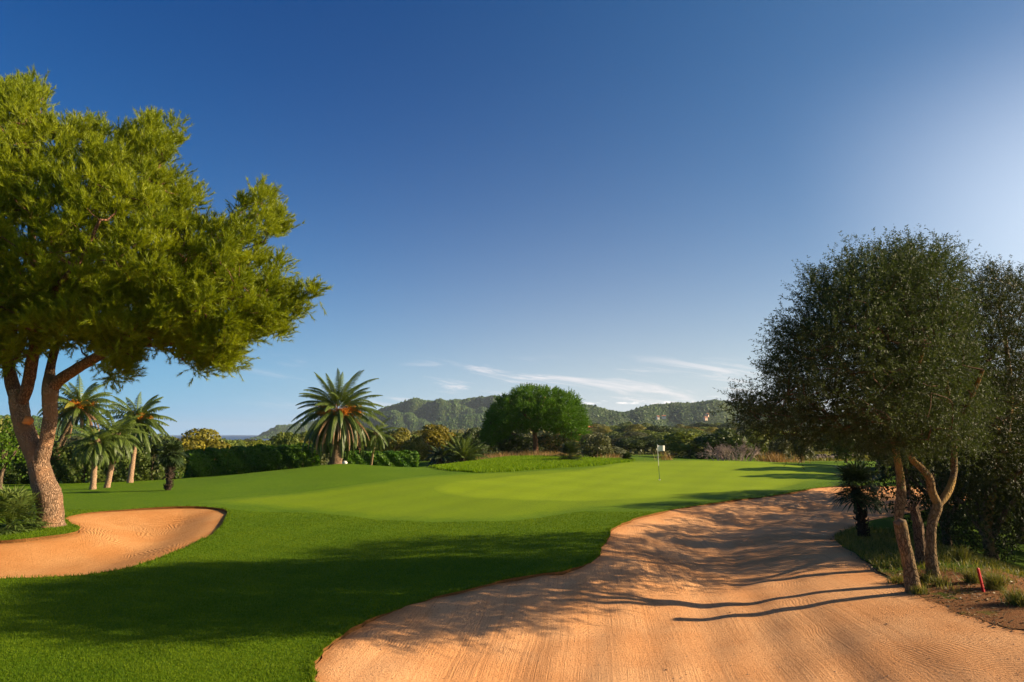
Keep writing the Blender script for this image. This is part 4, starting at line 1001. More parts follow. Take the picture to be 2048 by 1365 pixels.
# ------------------------------------------------------------------ palms
def frond(mb, base, az, el, L, droop, nlf, ll, lw, r, vee=.35, hang=.25, wind=(0, 0), tint=.5, curve=1.4, twist=0.0):
    k = 11; t = np.linspace(0, 1, k); e = el - droop * t ** curve
    aa = az + twist * t
    d = np.c_[np.cos(e) * np.cos(aa), np.cos(e) * np.sin(aa), np.sin(e)] + np.outer(t ** 1.5, [wind[0], wind[1], 0]); d = nrm(d)
    P = np.vstack([base, base + np.cumsum(d[:-1] * L / (k - 1), 0)])
    side0 = np.array([-math.sin(az), math.cos(az), 0])
    up = nrm(np.cross(d, side0) * -1); up = np.where(up[:, 2:] < -.2, up, up)
    w = lw * 1.3 * (1 - .75 * t)[:, None]
    V = np.vstack([P - side0 * w, P + side0 * w, P + up * w * 1.0]); i = np.arange(k - 1)
    mb.add(V, np.vstack([np.stack([i, i + 1, i + 1 + k, i + k], -1), np.stack([i, i + 1, i + 1 + 2 * k, i + 2 * k], -1), np.stack([i + k, i + 1 + k, i + 1 + 2 * k, i + 2 * k], -1)]), .9)
    s = np.linspace(.12, .99, nlf); s = np.repeat(s, 2); sg = np.tile([1., -1.], nlf)
    p = np.stack([np.interp(s, t, P[:, j]) for j in range(3)], -1); dd = nrm(np.stack([np.interp(s, t, d[:, j]) for j in range(3)], -1)); uu = nrm(np.stack([np.interp(s, t, up[:, j]) for j in range(3)], -1))
    ln = ll * np.clip(np.sin(np.pi * (s * .80 + .20)) ** .6, .25, 1) * r.uniform(.85, 1.1, 2 * nlf)
    nd = nrm(dd * (.45 + .5 * s[:, None]) + side0 * sg[:, None] * .85 + uu * vee + np.array([wind[0], wind[1], 0]) * .8 + np.array([0, 0, -hang]) + .08 * r.normal(0, 1, (2 * nlf, 3)))
    b = nrm(dd - nd * (dd * nd).sum(1, keepdims=True)) * lw
    m = p + nd * (ln * .55)[:, None]; e_ = p + nrm(nd + np.array([0, 0, -hang * .9])) * ln[:, None]
    V = np.stack([p - b * .6, p + b * .6, m + b * .8, m - b * .8, e_], 1).reshape(-1, 3)
    q = np.arange(2 * nlf)[:, None] * 5
    tn = np.clip(tint + .25 * r.normal(0, 1, 2 * nlf) * .6, 0, 1)
    mb.add(V, q + np.array([[0, 1, 2, 3]]), tn); mb.n -= 0
    mb.add(V, q + np.array([[3, 2, 4]]), tn)
def palm(name, label, base, top, R0, R1, nf, L, seed, el=(-1.2, 1.45), droop=(.7, 1.3), lw=.022, ll=.5, nlf=34, trunk=None, fruit=0, dead=0, parts=True, wind=(0, 0), mat=None, cat='palm tree', rtop=.25, fl=.5, bend=0.0, yellow=0, lmin=.75, fruit_r=.7, hang=.25, fexp=.85):
    r = np.random.default_rng(seed); root = empty(name, base, label, cat); mat = mat or frond_m
    base, top = np.array(base, float), np.array(top, float)
    s = np.linspace(0, 1, 26)[:, None]; P = base + (top - base) * s; P[0, 2] -= .3
    P[:, 0] += bend * np.sin(np.pi * s[:, 0])
    R = R0 + (R1 - R0) * s[:, 0] + R0 * .25 * np.exp(-s[:, 0] * 14)
    tb = MB(); tb.tube(P, R * (1 + .05 * np.sin(np.arange(26) * 2.2)), 14, wob=.05, seed=seed)
    # old leaf bases round the head of the trunk
    for k in range(26 if rtop else 0):
        a = r.uniform(0, 6.28); z = r.uniform(.0, rtop * 2.2); o_ = np.array([math.cos(a), math.sin(a), 0])
        p = top - [0, 0, z]; tb.tube(np.array([p + o_ * R1 * .8, p + o_ * (R1 + .12) + [0, 0, .12], p + o_ * (R1 + .2) + [0, 0, .3]]), [.07, .05, .03], 4, tint=.4)
    tb.build('trunk', trunk or palmtrunk_m, root)
    mbs = []; one = MB()
    for k in range(nf):
        f = (k + .5) / nf; e = el[1] + (el[0] - el[1]) * f ** fexp + r.normal(0, .07); az = k * 2.39996 + r.normal(0, .12)
        mb = MB() if parts else one
        b0 = top + np.array([math.cos(az), math.sin(az), 0]) * rtop * min(1, f + .25) + [0, 0, rtop * (1 - f) * 1.2]
        frond(mb, b0, az, e, L * r.uniform(lmin, 1.05) * (1 - .12 * abs(f - .5)), r.uniform(*droop) * (.45 + .55 * math.cos(e * .7)), nlf, ll, lw, r, hang=hang, wind=wind, tint=np.clip(.75 - .6 * f, 0, 1), twist=r.normal(0, .1))
        if parts: mb.build('frond', frondy_m if (yellow and k % (nf // yellow) == 3 and f > .35) else mat, root)
    if not parts: one.build('crown', mat, root)
    for k in range(dead):
        az = k * 2.39996 * 1.7 + r.normal(0, .3); mb = MB(); b0 = top + np.array([math.cos(az), math.sin(az), 0]) * (rtop * .9) - [0, 0, rtop * .6]
        frond(mb, b0, az, r.uniform(-.2, .25), L * r.uniform(.62, .88), r.uniform(1.5, 1.8), nlf, ll * .5, lw, r, hang=.9, tint=r.uniform(.2, .8), curve=.6)
        mb.build('dead_frond', deadfrond_m, root)
    for k in range(fruit):
        az = k * 2.39996 + .5 + r.normal(0, .2); mb = MB(); o_ = np.array([math.cos(az), math.sin(az), 0])
        p0 = top + o_ * rtop * .8 + [0, 0, .15]; p1 = p0 + o_ * fruit_r * r.uniform(.6, 1.1) + [0, 0, r.uniform(-.05, .3)]
        mb.tube(np.array([p0, (p0 + p1) / 2 + [0, 0, .1], p1]), [.035, .03, .02], 5, tint=.2)
        n = 90; b = np.repeat(p1[None], n, 0) + r.normal(0, .03, (n, 3)); dd = nrm(o_ * .7 + r.normal(0, .55, (n, 3)) - [0, 0, .3])
        twigs(mb, b, dd, r.uniform(.25, fl, n), .016)
        q = b + dd * r.uniform(.1, fl * .9, n)[:, None]
        leaves(mb, q, dd, np.full(n, .05), 2, .07, .06, r)
        mb.build('fruit_stalk', fruit_m, root)
    return root
bp = on(672, 0, 58.0)
palm('date_palm', 'big dense palm with orange fruit stalks and hanging skirt on top of the grassy mound', bp, at(676, 828, bp[1]), .50, .58, 99, 4.3, 61, el=(-1.15, 1.5), droop=(.75, 1.3), lw=.028, ll=.55, nlf=66, fruit=20, dead=44, rtop=.62, fl=.75, fruit_r=.95, fexp=.68)
lp = on(100, 975, 50)
palm('date_palm', 'tall leaning palm with orange fruit and hanging dead fronds behind the big pine trunk', lp, at(158, 818, 50), .30, .20, 44, 3.0, 62, el=(-.5, 1.4), droop=(1.1, 1.7), lw=.036, ll=.48, hang=.4, nlf=32, fruit=9, dead=18, rtop=.22, fl=.5, bend=-.25, yellow=8, fruit_r=.5, trunk=palmtrunk_m, wind=(.12, 0))
wp_ = hit(260, 966)
palm('date_palm', 'windswept palm with pale trunk and few orange stalks, rightmost of the left palms', wp_, at(276, 842, wp_[1]), .17, .15, 46, 2.6, 63, el=(-.9, 1.35), droop=(1.0, 1.6), lw=.036, ll=.48, hang=.45, nlf=30, fruit=3, rtop=.16, trunk=paletrunk_m, wind=(.42, .05), fl=.35, fruit_r=.4)
q1 = hit(186, 979)
palm('date_palm', 'short drooping green palm with pale trunk, leftmost of the three pale trunks', q1, at(192, 888, q1[1]), .15, .14, 40, 1.75, 64, el=(-1.1, 1.3), droop=(1.0, 1.6), lw=.028, ll=.38, nlf=22, rtop=.14, trunk=paletrunk_m, parts=False, wind=(.15, 0))
q2 = hit(214, 976)
palm('date_palm', 'drooping green palm with slightly curved pale trunk, middle of the three pale trunks', q2, at(228, 872, q2[1]), .15, .14, 46, 2.0, 65, el=(-1.1, 1.35), droop=(1.0, 1.6), lw=.028, ll=.42, nlf=24, rtop=.15, trunk=paletrunk_m, parts=False, wind=(.2, 0), bend=.1)
q3 = on(742, 0, 62)
palm('date_palm', 'small palm with thin pale stem half hidden behind right side of the big palm', q3, at(752, 868, 60), .10, .10, 26, 2.0, 66, el=(-.9, 1.2), droop=(1.0, 1.6), lw=.028, ll=.42, nlf=22, rtop=.12, trunk=paletrunk_m, parts=False, wind=(.1, 0))
q4 = on(925, 0, 70)
palm('date_palm', 'stemless bushy palm with arching fronds between big palm and umbrella pine', q4, q4 + [0, 0, .5], .25, .25, 46, 2.9, 67, el=(.0, 1.45), droop=(.6, 1.1), lw=.034, ll=.5, nlf=28, rtop=.2, parts=False)
q5 = on(882, 0, 69)
palm('date_palm', 'low dark palm with rusty dead lower leaves left of the stemless bushy palm', q5, q5 + [0, 0, .9], .3, .28, 36, 1.7, 68, el=(-.5, 1.3), droop=(.8, 1.4), lw=.034, ll=.45, nlf=22, rtop=.2, parts=False, dead=8, mat=fan_m)

def fan(mb, hub, d, R, r, nseg=20, w=.03, tint=.5, arc=2.5, fold=.25):
    d = nrm(np.array(d)); side = nrm(np.cross(d, [0, 0, 1.0]) + 1e-6); up = np.cross(side, d)
    a = np.linspace(-arc, arc, nseg) + r.normal(0, .03, nseg)
    v = nrm(np.outer(np.cos(a), d) + np.outer(np.sin(a), side) + np.outer(np.abs(np.sin(a)), up) * fold + .05 * r.normal(0, 1, (nseg, 3)))
    ln = R * (.72 + .28 * np.cos(a * .55)) * r.uniform(.9, 1.05, nseg)
    b = nrm(np.cross(v, up)) * w
    m = hub + v * (ln * .6)[:, None]; e = hub + v * ln[:, None] + np.array([0, 0, -1.]) * (ln * .16)[:, None]
    V = np.stack([np.repeat(hub[None], nseg, 0), m - b, e, m + b], 1).reshape(-1, 3)
    mb.add(V, np.arange(4 * nseg).reshape(-1, 4), np.clip(tint + .2 * r.normal(0, 1, nseg), 0, 1))
def fanpalm(name, label, base, h, R0, nfan, pet, fr, seed, mat, el=(-.9, 1.4), cat='palm tree', shaggy=True, w=.03, lean=(0, 0), skirt=0, trunk=True):
    r = np.random.default_rng(seed); root = empty(name, base, label, cat); base = np.array(base, float); top = base + [lean[0], lean[1], h]
    tb = MB()
    s = np.linspace(0, 1, 18)[:, None]; tb.tube(base - [0, 0, .2] + (top - base + [0, 0, .2]) * s, R0 * (1 + .12 * np.sin(np.arange(18) * 2.5)), 10, wob=.1, seed=seed)
    if shaggy:
        for k in range(90):
            f = r.random(); a = r.uniform(0, 6.28); o_ = np.array([math.cos(a), math.sin(a), 0]); p = base + (top - base) * f + o_ * R0 * .8
            tb.tube(np.array([p, p + o_ * R0 * .7 + [0, 0, .05], p + o_ * R0 * .9 + [0, 0, .13]]), [.03, .025, .01], 4, tint=.3)
    tb.build('trunk', palmtrunk_m if mat is not fan_m else darktrunk_m, root)
    mb = MB()
    for k in range(nfan):
        f = (k + .5) / nfan; e = el[1] + (el[0] - el[1]) * f + r.normal(0, .1); a = k * 2.39996 + r.normal(0, .15)
        d = np.array([math.cos(e) * math.cos(a), math.cos(e) * math.sin(a), math.sin(e)]); L = pet * r.uniform(.7, 1.1)
        hub = top + d * L - [0, 0, .15 * L * (1 - d[2])]
        sd = nrm(np.cross(d, [0, 0, 1.0]) + 1e-6) * .012
        mb.add([top - sd, top + sd, hub + sd * .7, hub - sd * .7], [[0, 1, 2, 3]], .7)
        fan(mb, hub, d + [0, 0, -.25], fr * r.uniform(.8, 1.1), r, w=w, tint=.75 - .5 * f)
    mb.build('crown', mat, root)
    return root
darktrunk_m = bark_mat('shaggy_palm_trunk', (.075, .05, .035), (.025, .017, .012), 14, 12, 1.0, .03)
f1 = hit(1727, 1078)
fanpalm('fan_palm', 'dark fan palm with shaggy stem on the grass spit inside the right bunker', f1, 1.62, .13, 46, .50, .62, 71, fan_m, el=(-.75, 1.45), w=.022, lean=(-.12, 0))
f2 = hit(336, 981)
fanpalm('fan_palm', 'slim dark fan palm standing alone on the far left fairway before the hedge', f2, 1.95, .15, 46, .42, .55, 72, fan_m, el=(-1.1, 1.4), lean=(.08, 0))
f3 = hit(18, 1060)
fanpalm('fan_palm_bush', 'low fan palm bush at the left edge beside the big pine trunk', f3, .1, .10, 80, .80, .60, 73, fanb_m, el=(.0, 1.4), shaggy=False, cat='shrub', w=.030)
f4 = on(1140, 0, 62)
fanpalm('fan_palm_bush', 'dense dark dome shaped fan palm bush in front of the umbrella pine', f4, .5, .2, 110, .95, .55, 74, fan_m, el=(-.25, 1.45), shaggy=False, cat='shrub')
f5 = on(1253, 0, 63)
fanpalm('fan_palm_bush', 'tiny dark palm bush left of the flag at the back of the green', f5, .2, .08, 36, .4, .36, 75, fan_m, el=(-.1, 1.4), shaggy=False, cat='shrub')

# lime green small tree with thin forked stems and yellow green pine at the left edge
T('small_tree', 'bright green small tree on thin forking stems at the left edge', 'tree', 8, 832, 118, 38, 'lime')
T('pine_tree', 'yellow green pine crown at the left edge behind the bright green tree', 'pine tree', -40, 795, 130, 60, 'gold', v=1)

# leafless grey shrub behind the green
ds = on(1466, 0, 63.5); root = empty('dead_shrub', ds, 'leafless grey twiggy shrub on the back edge of the green', 'shrub'); r = np.random.default_rng(90); mb = MB()
def twig_tree(p, d, L, R, depth):
    e = p + d * L; m = (p + e) / 2 + r.normal(0, .05, 3) * L
    mb.tube(np.array([p, m, e]), [R, R * .8, R * .6], 3 if depth > 1 else 5, cap=False)
    if depth >= 4: return
    for _ in range(3 if depth else 3):
        twig_tree(p + (e - p) * r.uniform(.55, 1), nrm(d + .55 * r.normal(0, 1, 3) + [0, 0, .12]), L * r.uniform(.55, .8), R * .6, depth + 1)
for k in range(24):
    a = r.uniform(0, 6.28); s = r.uniform(.1, 1.0)
    twig_tree(ds + [math.cos(a) * s * 2.0, math.sin(a) * s * .7, -.1], nrm(np.array([math.cos(a) * s * .9, math.sin(a) * s * .9, 1.0])), r.uniform(.6, .95), .045, 0)
mb.build('twigs', greytwig_m, root)
# ------------------------------------------------------------------ flag, stake, wall, houses, stone
white_m = plain('white_paint', (.82, .80, .76), .4, .4, .04); cloth_m = None
N = NT('flag_cloth'); cN = N.principled((.85, .83, .78), .8, .1); tr = N.n('BsdfTranslucent', Color=(.8, .78, .72)).outputs[0]; ms = N.n('MixShader', Fac=.3); N.set(ms.inputs[1], cN); N.set(ms.inputs[2], tr); cloth_m = N.done(ms.outputs[0])
green_p = plain('dark_green_paint', (.02, .09, .06), .4, .4, .1); red_m = plain('red_paint', (.45, .010, .012), .6, .25, .12, 12); dark_hole = plain('cup_inside', (.02, .02, .02), .9, .1, .1)
fp = hit(1319, 960); fl_h = 2.13
root = empty('flagstick', fp, 'golf flagstick with plain white flag standing in the hole on the green', 'flag')
tl = np.array([-.075, 0, fl_h]); pt = lambda f: fp + tl * f
mb = MB(); mb.tube([pt(.40), pt(1.0)], [.014, .012], 10); mb.tube([pt(1.0), pt(1.006)], [.02, .008], 10); mb.build('upper_pole', white_m, root)
mb = MB(); mb.tube([pt(-.05), pt(.40)], [.017, .0155], 10); mb.build('lower_pole', green_p, root)
mb = MB(); nx, nz = 14, 8; g = np.array([[pt(.985)[0] + u * .47, pt(.985)[1] + .05 * math.sin(u * 7) * u + .06 * u, pt(.985)[2] - v * .36 - .05 * u - .03 * math.sin(u * 5 + v) * u + .04 * u * v] for v in np.linspace(0, 1, nz) for u in np.linspace(0, 1, nx)])
i = np.arange(nz - 1)[:, None] * nx + np.arange(nx - 1)[None]; mb.add(g, np.stack([i, i + 1, i + nx + 1, i + nx], -1).reshape(-1, 4), smooth=True)
g2 = g + [0, .004, 0]; mb.add(g2, np.stack([i, i + nx, i + nx + 1, i + 1], -1).reshape(-1, 4), smooth=True); mb.build('flag_cloth', cloth_m, root)
mb = MB(); a = np.linspace(0, 2 * np.pi, 25)[:-1]; ri = np.c_[np.cos(a), np.sin(a), 0 * a]; zc = T1(*fp[:2]) + .03
mb.add(np.vstack([ri * .054 + [fp[0], fp[1], zc], ri * .062 + [fp[0], fp[1], zc], ri * .054 + [fp[0], fp[1], zc - .1]]), np.vstack([[[k, k + 24, (k + 1) % 24 + 24, (k + 1) % 24], [k, (k + 1) % 24, (k + 1) % 24 + 48, k + 48]] for k in range(24)])); mb.build('cup', white_m, root)

sp_ = hit(1967, 1183); st = at(1955.5, 1136, sp_[1]); d = nrm(st - sp_)
root = empty('marker_stake', sp_, 'red painted wooden stake leaning left on the earth bank at the right', 'stake')
mb = MB(); mb.tube([sp_ - d * .15, sp_, st - d * .02, st], [.030, .029, .028, .018], 4, smooth=False); mb.build('post', red_m, root)

# white stone at the foot of the big palm
ws = on(690, 0, bp[1] - .7); mb = MB(); r = np.random.default_rng(3)
u, v = np.meshgrid(np.linspace(0, 2 * np.pi, 13)[:-1], np.linspace(-1.4, 1.4, 8)); dirs = np.c_[(np.cos(u) * np.cos(v)).ravel(), (np.sin(u) * np.cos(v)).ravel(), np.sin(v).ravel()]
V = dirs * (1 + .12 * r.normal(0, 1, (len(dirs), 1))) * [.22, .18, .16] + ws + [0, 0, .1]
i = np.arange(7)[:, None] * 12; j = np.arange(12)[None]; mb.add(V, np.stack([i + j, i + (j + 1) % 12, i + 12 + (j + 1) % 12, i + 12 + j], -1).reshape(-1, 4), smooth=True)
tag(mb.build('stone', plain('white_stone', (.7, .66, .6), .8, .2, .15, 9, .3)), 'small white stone at the foot of the big palm trunk', 'stone')

# dry-stone wall in the far field under the olive
stone_m = plain('dark_field_stone', (.12, .10, .085), .95, .1, .5, 3, .5)
mb = MB(); A, B = on(1620, 0, 80), on(1712, 0, 84); L = np.linalg.norm((B - A)[:2]); ang = math.atan2(B[1] - A[1], B[0] - A[0]); r = np.random.default_rng(17)
for cz_, cnt in ((.12, 15), (.34, 14), (.54, 15)):
    for k in range(cnt):
        f = (k + r.uniform(.35, .65)) / cnt
        if cz_ > .5 and r.random() < .25: continue
        p = A + (B - A) * f; p[2] = T1(p[0], p[1])
        u_, v_ = np.meshgrid(np.linspace(0, 2 * np.pi, 9)[:-1], np.linspace(-1.45, 1.45, 6)); dr = np.c_[(np.cos(u_) * np.cos(v_)).ravel(), (np.sin(u_) * np.cos(v_)).ravel(), np.sin(v_).ravel()]
        q = np.sign(dr) * np.abs(dr) ** .6 * (1 + .08 * r.normal(0, 1, (len(dr), 1))) * [L / cnt * .56, .22, .14]
        c_, s_ = math.cos(ang), math.sin(ang); q = np.c_[q[:, 0] * c_ - q[:, 1] * s_, q[:, 0] * s_ + q[:, 1] * c_, q[:, 2]] + p + [0, 0, cz_]
        i = np.arange(5)[:, None] * 8; j = np.arange(8)[None]; mb.add(q, np.stack([i + j, i + (j + 1) % 8, i + 8 + (j + 1) % 8, i + 8 + j], -1).reshape(-1, 4))
tag(mb.build('stone_wall', stone_m), 'low dark dry stone wall in the far field under the olive crown', 'wall')

# houses
wall_m = plain('house_plaster', (.62, .42, .30), .9, .1, .1, .4); roof_m = plain('roof_tiles', (.42, .15, .07), .9, .1, .3, 1.5); cream_m = plain('cream_plaster', (.74, .66, .54), .9, .1, .08, .4); glass_m = plain('window_dark', (.03, .035, .04), .2, .5, .1)
def house(label, p, w, dpt, h, rz, wm):
    root = empty('house', p, label, 'house', rz=rz)
    m = LMB(); hw, hd = w / 2, dpt / 2
    m.add([[-hw, -hd, -3], [hw, -hd, -3], [hw, hd, -3], [-hw, hd, -3], [-hw, -hd, h], [hw, -hd, h], [hw, hd, h], [-hw, hd, h], [-hw, 0, h + dpt * .22], [hw, 0, h + dpt * .22]],
          [[0, 1, 5, 4], [1, 2, 6, 5], [2, 3, 7, 6], [3, 0, 4, 7]]); m.add([[hw, -hd, h], [hw, hd, h], [hw, 0, h + dpt * .22], [-hw, -hd, h], [-hw, hd, h], [-hw, 0, h + dpt * .22]], [[0, 1, 2], [4, 3, 5]])
    m.build('wall', wm, root)
    m = LMB(); e = .5
    for s in (-1, 1):
        y0, z0, y1, z1 = s * (hd + e), h - e * .44 + .05, 0, h + dpt * .22 + .05
        m.add([[-hw - e, y0, z0], [hw + e, y0, z0], [hw + e, y1, z1], [-hw - e, y1, z1], [-hw - e, y0, z0 + .25], [hw + e, y0, z0 + .25], [hw + e, y1, z1 + .25], [-hw - e, y1, z1 + .25]], [[0, 1, 2, 3], [4, 5, 6, 7], [0, 1, 5, 4], [1, 2, 6, 5], [3, 0, 4, 7]])
    rf = m.build('roof', roof_m, root)
    m = LMB(); m.box((w * .25, hd * .3, h + dpt * .25), (.8, .8, 1.6)); m.build('chimney', wm, rf)
    for k in range(3):
        m = LMB(); m.box((-hw * .6 + k * hw * .6, -hd - .02, h * .55), (1.1, .06, 1.4)); m.build('window', glass_m, root)
p = on(1172, 0, 300); p[2] = at(1172, 859, 300)[2]; house('pinkish house at the right shoulder of the umbrella pine, among the belt trees', p - np.array([0, 0, 1.5]), 4.5, 4, 2.6, .9, wall_m)
p = on(300, 0, 150); p[2] = at(300, 895, 150)[2]; house('house with low red tiled roof between the left palms and the golden tree', p, 5.5, 4, .2, .2, wall_m)
HV = HILLS[4]; J = HV.reshape(-1, 3); front_ = np.tile((np.arange(HV.shape[0]) < HV.shape[0] * .5)[:, None], (1, HV.shape[1])).ravel()
dep = J[:, 1] * cp + (J[:, 2] - CAMZ) * sp; hx = CX + F * J[:, 0] / dep; hy = CY - F * (-J[:, 1] * sp + (J[:, 2] - CAMZ) * cp) / dep
for k, (px, py, w, lab, m_) in enumerate([(1326,838,9,'cream house on the hillside above the flag, larger of the pair', cream_m), (1313,838,6,'tiny pale house left of the larger cream hillside house', cream_m), (1408,840,9,'pinkish house low on the hillside above the leafless shrub', wall_m), (1412,835,6,'small pink house just uphill of the pinkish hillside house', wall_m), (1474,844,8,'white house at the hill foot beside the olive crown edge', cream_m)]):
    q = (hx - px) ** 2 + (hy - py) ** 2 + np.where(front_, 0, 1e6); b = J[np.argmin(q)] + [0, -8, 2.0]
    house(lab, b, w * .75, 5, 2.6, .3 * k, m_)

# ------------------------------------------------------------------ grasses
blade_m = leaf_mat('grass_blades', (.060, .125, .004), (.150, .215, .008), .35, (1.3, 1.3, .4), spec=.1, rough=.6)
longb_m = leaf_mat('long_grass', (.090, .190, .005), (.210, .300, .012), .40, (1.3, 1.3, .4), spec=.1, rough=.6)
dry_m = leaf_mat('dry_grass', (.20, .12, .04), (.42, .28, .11), .3, (1.2, 1.0, .6))
weed_m = leaf_mat('weeds', (.050, .085, .010), (.22, .20, .05), .3)
def blades(name, XY, z, h, w, lean, mat, r, label, cat, tint=None, hv=(.6, 1.3), parent=None):
    n = len(XY); a = r.uniform(0, 6.28, n); hh = h * r.uniform(*hv, n); b = np.c_[XY, z]
    s = np.c_[np.cos(a), np.sin(a), 0 * a] * (np.broadcast_to(w, (n,)) / 2)[:, None]; l = r.uniform(0, 1, n) * lean; a2 = r.uniform(0, 6.28, n)
    lv = np.c_[np.cos(a2) * l, np.sin(a2) * l, 0 * a] * hh[:, None]; up = np.c_[0 * a, 0 * a, hh]
    m = b + up * .55 + lv * .35; e = b + up * (1 - .25 * l[:, None]) + lv
    V = np.stack([b - s, b + s, m + s * .8, m - s * .8, e], 1).reshape(-1, 3); q = np.arange(n)[:, None] * 5
    t = r.random(n) if tint is None else tint
    mb = MB(); mb.add(V, q + np.array([[0, 1, 2, 3]]), t); mb.add(V, q + np.array([[3, 2, 4]]), t)
    o = mb.build(name, mat, parent)
    if parent is None: tag(o, label, cat, kind='stuff')
    return o
r = np.random.default_rng(300)
# short turf blades near the eye
n = 420000; yy = 8.0 * np.exp(r.uniform(0, math.log(27 / 8.0), n)); xx = yy * r.uniform(-.80, .25, n)
ok = ~inside(BUNKER_R, xx, yy) & ~inside(BUNKER_L, xx, yy) & ~inside(APRON, xx, yy) & ~inside(BANK, xx, yy); xx, yy = xx[ok], yy[ok]
sc_ = np.clip(yy / 12, .8, 2.2)
o = blades('grass_blades', np.c_[xx, yy], turf_z(xx, yy) - .004, .032, .009 * sc_, .7, blade_m, r, 'short mown grass covering the foreground fairway', 'grass', tint=np.clip(.5 + .22 * np.sin(xx * 1.1 + 1.5 * np.sin(yy * .6)) * np.sin(yy * .8 + np.sin(xx * .5)) + .15 * np.sin(xx * 3.7 + yy * 2.9) * np.sin(yy * 4.3 - xx) + .28 * r.normal(0, 1, len(xx)), 0, 1))
# shaggy grass along the turf edges of both bunkers
E = np.vstack([np.repeat(P, 44, 0) for P in (BUNKER_R, BUNKER_L)]); E = E[E[:, 1] < 40]
E = E[edge_dist(BANK, E[:, 0], E[:, 1]) > .8]
E = E + r.normal(0, .055, E.shape) + np.repeat(r.normal(0, .03, (len(E) // 11 + 1, 2)), 11, 0)[:len(E)]; ins = inside(BUNKER_R, E[:, 0], E[:, 1]) | inside(BUNKER_L, E[:, 0], E[:, 1])
E = E[~ins]; blades('edge_grass', E, turf_z(E[:, 0], E[:, 1]) - .01, .085, .012, 1.5, blade_m, r, 'shaggy uneven grass fringe along the turf lips of the bunkers', 'grass')
# long grass on the rough mound
lo, hi = ROUGH.min(0), ROUGH.max(0); q = r.uniform(lo, hi, (120000, 2)); q = q[inside(ROUGH, q[:, 0], q[:, 1])]
k = r.uniform(0, 1, len(q)) < .35 + .65 * (np.sin(q[:, 0] * 1.3 + np.sin(q[:, 1])) * np.sin(q[:, 1] * 1.1) > -.2); q = q[k]
blades('rough_grass', q, turf_z(q[:, 0], q[:, 1]) - .02, .27, .045, .9, longb_m, r, 'long bright green rough grass between the big palm mound and green', 'grass')
# dry grass at the foot of the umbrella pine, beside the dead shrub and in the far field
def patch(cx, Y, wx, wy, n):
    c_ = on(cx, 0, Y); return c_[:2] + r.normal(0, 1, (n, 2)) * [wx, wy]
q = np.vstack([patch(1045, 77, 3.0, 1.2, 1000), patch(1000, 74, .8, 1.0, 420), patch(1110, 74, 1.6, 1.0, 380), patch(1225, 68, .8, .8, 300), patch(960, 72, .8, .8, 160)])
blades('dry_grass', q, terrain(q[:, 0], q[:, 1]), .5, .03, .8, dry_m, r, 'straw coloured dry grass at the foot of the umbrella pine', 'grass', hv=(.3, 1.7))
q = np.vstack([patch(1548, 64, .7, .6, 420), patch(1582, 66, .7, .5, 110), patch(1330, 68, .4, .5, 90)])
blades('dry_grass', q, terrain(q[:, 0], q[:, 1]), .8, .03, .9, dry_m, r, 'tall straw coloured dry grass beside the leafless shrub', 'grass', hv=(.4, 1.5))
lo, hi = FIELD.min(0), FIELD.max(0); q = r.uniform(lo, hi, (16000, 2)); q = q[inside(FIELD, q[:, 0], q[:, 1])]
blades('field_grass', q, turf_z(q[:, 0], q[:, 1]), .35, .06, .8, weed_m, r, 'yellowing grass of the far field beyond the green', 'grass')
# weeds and grass on the earth bank
lo, hi = np.array([6, 11.0]), np.array([15, 26.0]); q = r.uniform(lo, hi, (60000, 2)); ok = inside(BANK, q[:, 0], q[:, 1]) & ~inside(BUNKER_R, q[:, 0], q[:, 1]); q = q[ok]
f = np.sin(q[:, 0] * 1.9 + 1) * np.sin(q[:, 1] * 1.4 + q[:, 0]) + .5 * np.sin(q[:, 0] * 5 + q[:, 1] * 4); far_ = sstep(15.5, 18, q[:, 1])
q2 = q[(r.random(len(q)) < far_ * .9 + .45 * (f > .75))]
blades('bank_weeds', q2, turf_z(q2[:, 0], q2[:, 1]) - .01, .13, .016, .9, weed_m, r, 'sparse weeds and grass growing on the earth bank under the olives', 'weeds', hv=(.3, 1.6))
# single grass tussocks by the stake and at the foot of the trunks
for k, (px, py, h, n, w_, lab) in enumerate([(1990,1178,.36,420,.16,'arching grass tussock right of the red stake'), (1945,1165,.30,300,.14,'darker grass tussock left of the red stake'), (2040,1210,.32,380,.2,'grass tussock at the right edge below the red stake'), (1925,1120,.35,240,.16,'grass tussock on the bank behind the red stake'),
      (1880,1170,.22,160,.16,'small weed tuft at the foot of the forked olive'), (1838,1188,.2,140,.14,'small green tuft at the foot of the sawn stump'), (1850,1165,.3,160,.14,'brown tuft between the sawn stump and the forked olive'), (1793,1166,.2,150,.2,'small tuft on the bunker edge left of sawn stump')]):
    c_ = hit(px, py); root = empty('grass_tussock', c_, lab, 'grass tuft'); q = c_[:2] + r.normal(0, w_ * .5, (n, 2))
    blades('grass', q, terrain(q[:, 0], q[:, 1]) - .01, h, .011, 1.5, weed_m, r, None, None, parent=root)
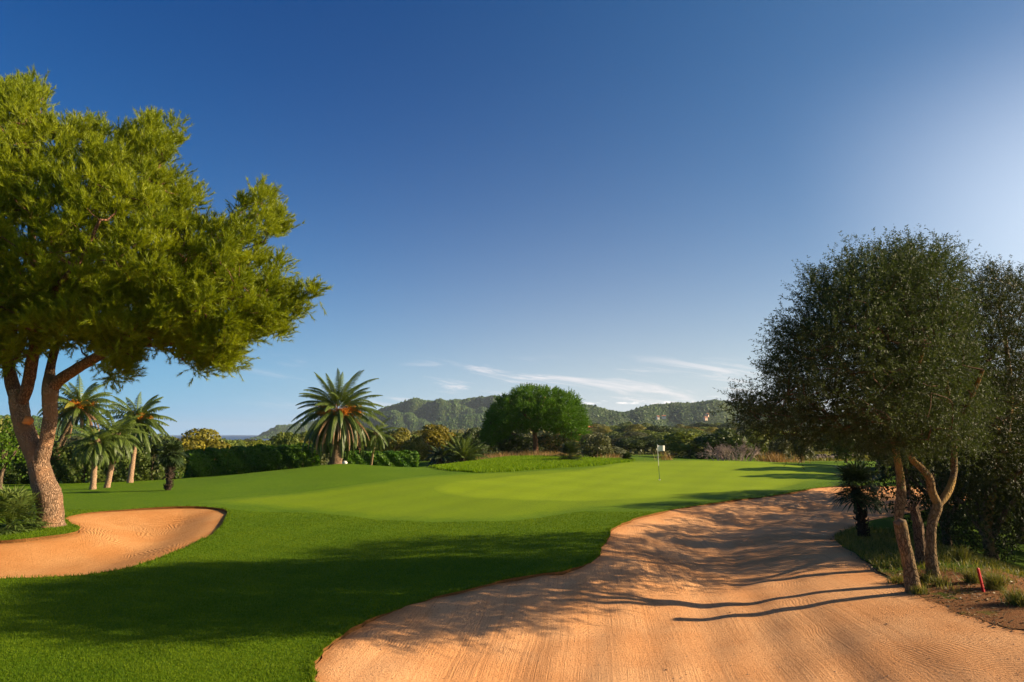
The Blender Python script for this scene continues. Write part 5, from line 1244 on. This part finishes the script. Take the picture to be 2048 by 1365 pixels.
# leaf litter and pebbles under the olives and along the sand edge
q = r.uniform([6, 9.0], [15, 24.0], (26000, 2)); ok = inside(BANK, q[:, 0], q[:, 1]) & (r.random(len(q)) < .35 + .5 * (np.sin(q[:, 0] * 2.3) * np.sin(q[:, 1] * 1.9) > 0)); q = q[ok]
n = len(q); ce = np.c_[q, turf_z(q[:, 0], q[:, 1]) + .012]; a1 = nrm(r.normal(0, 1, (n, 3)) * [1, 1, .35]); a2 = nrm(np.cross(a1, r.normal(0, .4, (n, 3)) + [0, 0, 1.])); ln = r.uniform(.015, .05, (n, 1)); V = np.stack([ce - a1 * ln, ce + a2 * ln * .35, ce + a1 * ln, ce - a2 * ln * .35], 1).reshape(-1, 3)
mb = MB(); mb.add(V, np.arange(4 * n).reshape(-1, 4), r.random(n)); tag(mb.build('leaf_litter', leaf_mat('dry_leaf_litter', (.07, .045, .02), (.30, .20, .10), .1), kind='stuff'), 'dry leaf litter scattered on the earth bank under the olives', 'leaf litter')
n = 2600; yy = 8.5 * np.exp(r.uniform(0, math.log(2.6), n)); xx = yy * r.uniform(-.32, .78, n); ok = inside(BUNKER_R, xx, yy); xx, yy = xx[ok], yy[ok]; n = len(xx)
pz = sand_z(BUNKER_R, xx, yy); sz = np.exp(r.normal(math.log(.007), .4, n)); oc8 = np.array([[1, 0, 0], [0, 1, 0], [-1, 0, 0], [0, -1, 0], [0, 0, 1.], [0, 0, -.6]]); fc8 = np.array([[0, 1, 4], [1, 2, 4], [2, 3, 4], [3, 0, 4]])
V = (oc8[None] * (1 + .25 * r.normal(0, 1, (n, 6, 1))) * sz[:, None, None] + np.c_[xx, yy, pz][:, None] + [0, 0, .003]).reshape(-1, 3)
mb = MB(); mb.add(V, (fc8[None] + 6 * np.arange(n)[:, None, None]).reshape(-1, 3), np.repeat(r.random(n), 4), smooth=True); tag(mb.build('pebbles', leaf_mat('pebble_stone', (.16, .075, .035), (.52, .30, .17), 0.0), kind='stuff'), 'small reddish pebbles lying on the raked bunker sand', 'pebbles')
